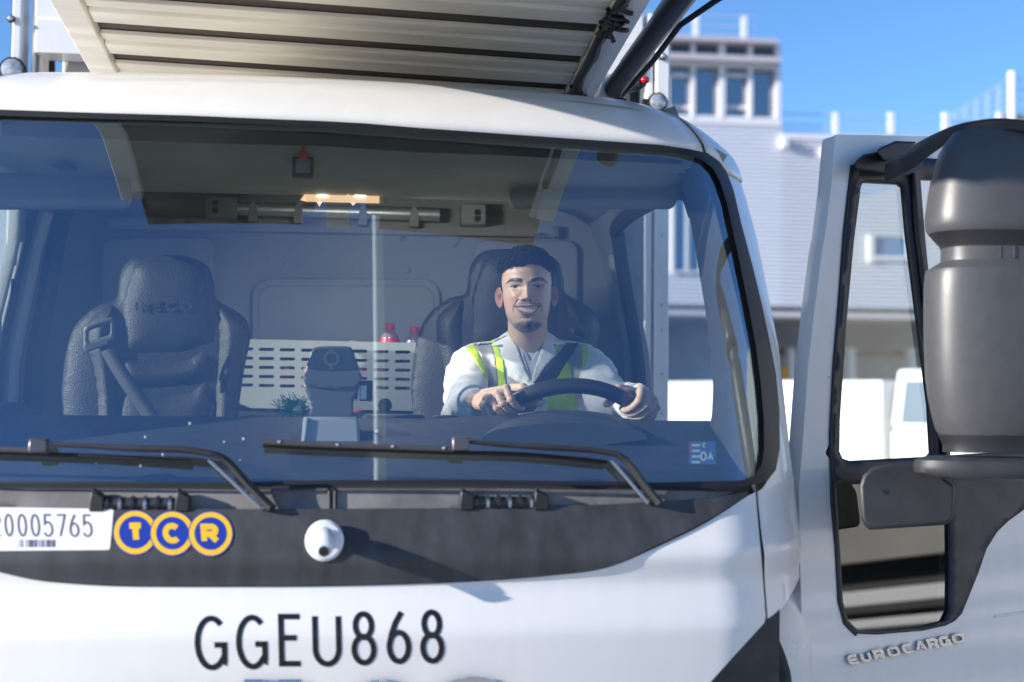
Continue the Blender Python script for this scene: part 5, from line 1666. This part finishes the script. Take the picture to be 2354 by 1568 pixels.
# ================================================================== things in the cab
YP = 1.60
PANELM = M("storage_panel_grey", (.44, .46, .45), .55, nscale=8, namt=.08)
slots = []
for c in (547, 595, 643, 692, 751, 809, 859, 908, 957):
    for r_, y in enumerate((804, 825, 845.5, 866.5, 887)):
        dy = (c - 643) * .020
        slots.append(rrect(c, y - 3.4 + dy, c + 35, y + 3.8 + dy, 3.4, 3))
sp = sheet("storage_panel", [(540, 779), (1040, 790), (1040, 930), (1025, 946), (575, 938), (545, 925)], lambda u, v: W(u, v, YP), 10, PANELM, lorry, holes=slots, thick=.004, smooth=False)
a = W(540, 779, YP); b = W(1040, 790, YP)
MB().hexa([a + Vector((0, .01, -.012)), b + Vector((0, .01, -.012)), b + Vector((0, .24, -.012)), a + Vector((0, .24, -.012)), a + Vector((0, .01, 0)), b + Vector((0, .01, 0)), b + Vector((0, .24, 0)), a + Vector((0, .24, 0))]).build("panel_shelf", PANELM, sp)
fl_ = W(800, 948, YP)
st_ = W(925, 744, 1.66).z - .214
MB().box((W(870, 800, YP).x, YP + .012, fl_.z), (W(985, 800, YP).x, YP + .10, st_)).build("bin_step", DASHM, sp)
MB().box((a.x, YP + .01, fl_.z - .02), (b.x, YP + .24, fl_.z)).build("bin_floor", DASHM, sp)
REDC = M("cap_red", (.60, .02, .03), .35)
REDL = M("label_red", (.55, .03, .05), .4)
BLUL = M("label_blue", (.12, .14, .42), .4)
PET = M("bottle_plastic", (.25, .16, .20), .12, coat=.6)
PETR = M("drink_red", (.42, .05, .08), .15, coat=.6)
PRINT = M("label_print_white", (.8, .8, .8), .5)
def bottle(px, base, top, y, lab, drink, label):
    c = W(px, top, y); z0 = base if base is not None else c.z - .212; h = c.z - z0
    t = thing("bottle", label, "bottle", (c.x, y, z0))
    k = h / .21
    MB().lathe((0, 0, 0), [(.026, 0), (.029, .006), (.029, .10 * k), (.029, .165 * k), (.026, .174 * k), (.015, .184 * k), (.012, .19 * k), (.012, .196 * k)], 24).build("bottle_body", drink, t)
    MB().lathe((0, 0, .192 * k), [(.0145, 0), (.0145, .015), (.012, .018), (0, .018)], 20).build("cap", REDC, t)
    l = MB().lathe((0, 0, .06 * k), [(.0295, 0), (.0300, .004), (.0300, .100 * k), (.0292, .104 * k)], 24).build("label", lab, t)
    mb = MB()
    rr_ = random.Random(int(px))
    for row in range(5):
        a = -math.pi / 2 - .6
        for q in range(5):
            w_ = rr_.uniform(.05, .14)
            if rr_.random() < .75:
                z = .07 * k + row * .018 * k
                mb.add([(.0305 * math.cos(a), .0305 * math.sin(a), z), (.0305 * math.cos(a + w_), .0305 * math.sin(a + w_), z), (.0305 * math.cos(a + w_), .0305 * math.sin(a + w_), z + .006), (.0305 * math.cos(a), .0305 * math.sin(a), z + .006)], [(0, 1, 2, 3)])
            a += w_ + .07
    mb.build("label_print", PRINT, l, smooth=False)
    return t
zb_ = W(800, 948, 1.7).z
zsh = W(900, 788, YP + .05).z
# two bottles standing above the panel edge, and the row of red bottles behind the slots
bottle(897, None, 744, 1.66, REDL, PET, "red capped bottle with a red label above the slotted panel, left of the pair")
bottle(953, None, 751, 1.66, BLUL, PET, "red capped bottle with a blue label above the slotted panel, right of the pair")
for (x, yy), wh in zip(((662, 806), (710, 808), (828, 812), (876, 822), (918, 808), (944, 808)), ("leftmost of the row", "second from the left", "third from the left", "fourth from the left", "second from the right", "rightmost of the row")):
    t = bottle(x, zb_, yy, 1.74, REDL, PETR, "red drink bottle behind the slots of the grey panel, " + wh)
    t['group'] = "red bottles behind the slotted panel"

# reader on a stand in the middle of the dashboard
rd = thing("card_reader", "dark round-topped reader on a pale stand in the middle of the dashboard", "device", tuple(W(758, 1030, .36)))
READM = M("reader_shell", (.10, .11, .14), .4); READD = M("reader_dark", (.02, .022, .05), .25, coat=.5); STANDM = M("stand_pale", (.34, .37, .40), .45)
def rchild(o):
    o.parent = rd; o.matrix_parent_inverse = Matrix.Translation(-rd.location); return o
head = [(703, 886), (712, 822), (717, 806), (732, 797), (795, 796), (810, 803), (816, 820), (826, 886)]
rchild(sheet("reader_head", smooth_poly(head, 3, True), lambda u, v: W(u, v, .44), 10, READM, None, thick=.05))
rchild(sheet("reader_face", smooth_poly([(711, 848), (716, 816), (722, 806), (735, 802), (793, 802), (805, 808), (811, 824), (816, 848)], 3, True), lambda u, v: W(u, v, .438), 10, READD, None))
rchild(sheet("face_ring", circ(762, 824, 18), lambda u, v: W(u, v, .436), 8, READM, None, holes=[circ(762, 824, 12)]))
rchild(sheet("face_lens", circ(762, 824, 10), lambda u, v: W(u, v, .436), 8, MATS["grey_plastic"], None))
rchild(sheet("face_bar", [(758, 802), (766, 802), (766, 848), (758, 848)], lambda u, v: W(u, v, .4372), 8, READM, None))
neck = [(703, 880), (826, 880), (822, 900), (812, 925), (812, 960), (712, 960), (714, 925), (702, 900)]
rchild(sheet("reader_neck", neck, lambda u, v: W(u, v, .445), 10, READM, None, thick=.045))
o = rchild(MB().loft([[W(688, 1075, y) , W(832, 1075, y), W(824, 958, y + .02), W(697, 958, y + .02)] for y in (.33, .46)]).build("reader_stand", STANDM, None, bevel=.006))
o = rchild(MB().loft([[W(686, 1075, y), W(692, 1075, y), W(706, 960, y + .02), W(698, 958, y + .02)] for y in (.322, .34)]).build("stand_edge", LABELW, None))
ph = rchild(MB().box(W(826, 922, .47), W(857, 875, .46)).build("side_box", MATS["grey_plastic"], None, bevel=.002))
rchild(MB().box(W(828, 918, .459), W(843, 886, .455)).build("side_label", LABELW, None))

# tinsel decoration at the foot of the reader
tn = thing("tinsel_decoration", "tangle of green tinsel with a silver ball on the dashboard", "decoration", tuple(W(672, 955, .60)))
rnd = random.Random(9); mb = MB()
c0 = W(678, 936, .60)
for i in range(260):
    c = c0 + Vector((rnd.gauss(-.002, .018), rnd.gauss(0, .010), rnd.gauss(0, .010)))
    d = Vector((rnd.gauss(0, 1), rnd.gauss(0, 1), rnd.gauss(0, .8))).normalized() * rnd.uniform(.006, .022)
    s_ = d.cross(Vector((rnd.random(), rnd.random(), rnd.random()))).normalized() * .0011
    mb.add([c - d - s_, c - d + s_, c + d + s_, c + d - s_], [(0, 1, 2, 3)])
o = mb.build("tinsel", M("tinsel_green", (.02, .55, .30), .25, .25), tn, smooth=False); o.matrix_parent_inverse = Matrix.Translation(-tn.location)
o = MB().sphere(W(683, 942, .585), .011, .011, .011, 18, 12).build("ball", M("ball_silver", (.75, .85, .82), .3, .3), tn); o.matrix_parent_inverse = Matrix.Translation(-tn.location)

# dash camera and red pendant at the top of the windscreen
dc = thing("dash_camera", "small square black dash camera hanging under the red pendant at the top of the windscreen", "camera", tuple(W(697, 385, .46)))
o = MB().box(W(672, 411, .48), W(721, 361, .45)).build("camera_case", BLACKP, dc, bevel=.003); o.matrix_parent_inverse = Matrix.Translation(-dc.location)
o = MB().box(W(680, 397, .4495), W(713, 366, .447)).build("camera_screen", M("screen_grey", (.13, .17, .17), .3), dc); o.matrix_parent_inverse = Matrix.Translation(-dc.location)
rp = thing("red_pendant", "small red cone pendant hanging at the top of the windscreen", "pendant", tuple(W(698, 352, .44)))
o = MB().lathe(W(697, 366, .435), [(.0095, 0), (.010, .004), (.0085, .014), (.0045, .026), (.0, .030)], 18).build("cone", M("pendant_red", (.65, .05, .03), .4), rp); o.matrix_parent_inverse = Matrix.Translation(-rp.location)
o = MB().tube([W(698, 340, .435), W(694, 325, .40)], .0008, 6).build("thread", GREYP, rp); o.matrix_parent_inverse = Matrix.Translation(-rp.location)
gs = MB().sphere(W(683, 324, .385), .009, .001, .0045, 16, 8).build("green_tag", M("tag_green", (.03, .5, .10), .4), None)
tag(gs, "small green tag on the windscreen above the red pendant", "tag")

# sticker inside the windscreen, lower right corner
stk = part("windscreen_sticker", wsg)
stm = lambda o_: (lambda u, v: S(u, v, -.010 + o_))
sheet("sticker_film", rrect(1588, 1012, 1650, 1064, 3), stm(0), 12, M("sticker_blue", (.10, .20, .42), .5), lorry).name = "windscreen_sticker"
stk_o = bpy.data.objects["windscreen_sticker"] if "windscreen_sticker" in bpy.data.objects else None
bpy.data.objects.remove(stk)
STW = M("sticker_white", (.62, .68, .74), .5)
film = [o for o in bpy.data.objects if o.type == 'MESH' and o.name.startswith("windscreen_sticker")][0]
for y in (1018, 1031, 1044, 1057): sheet("sticker_bar", [(1594, y), (1613, y), (1613, y + 5), (1594, y + 5)], stm(.0006), 10, STW, film)
sheet("sticker_edge", [(1589, 1014), (1593, 1014), (1593, 1044), (1589, 1044)], stm(.0005), 10, M("sticker_red", (.5, .1, .15), .5), film)
glyph("sticker_letter", 'C', (1618, 1015, 1628, 1026), 3, lambda u, v, i: S(u, v, -.0092), STW, film, .0002)
glyph("sticker_letter", 'O', (1613, 1035, 1629, 1057), 4.5, lambda u, v, i: S(u, v, -.0092), STW, film, .0002)
glyph("sticker_letter", 'A', (1630, 1037, 1645, 1056), 4, lambda u, v, i: S(u, v, -.0092 + .0002 * i), STW, film, .0002)
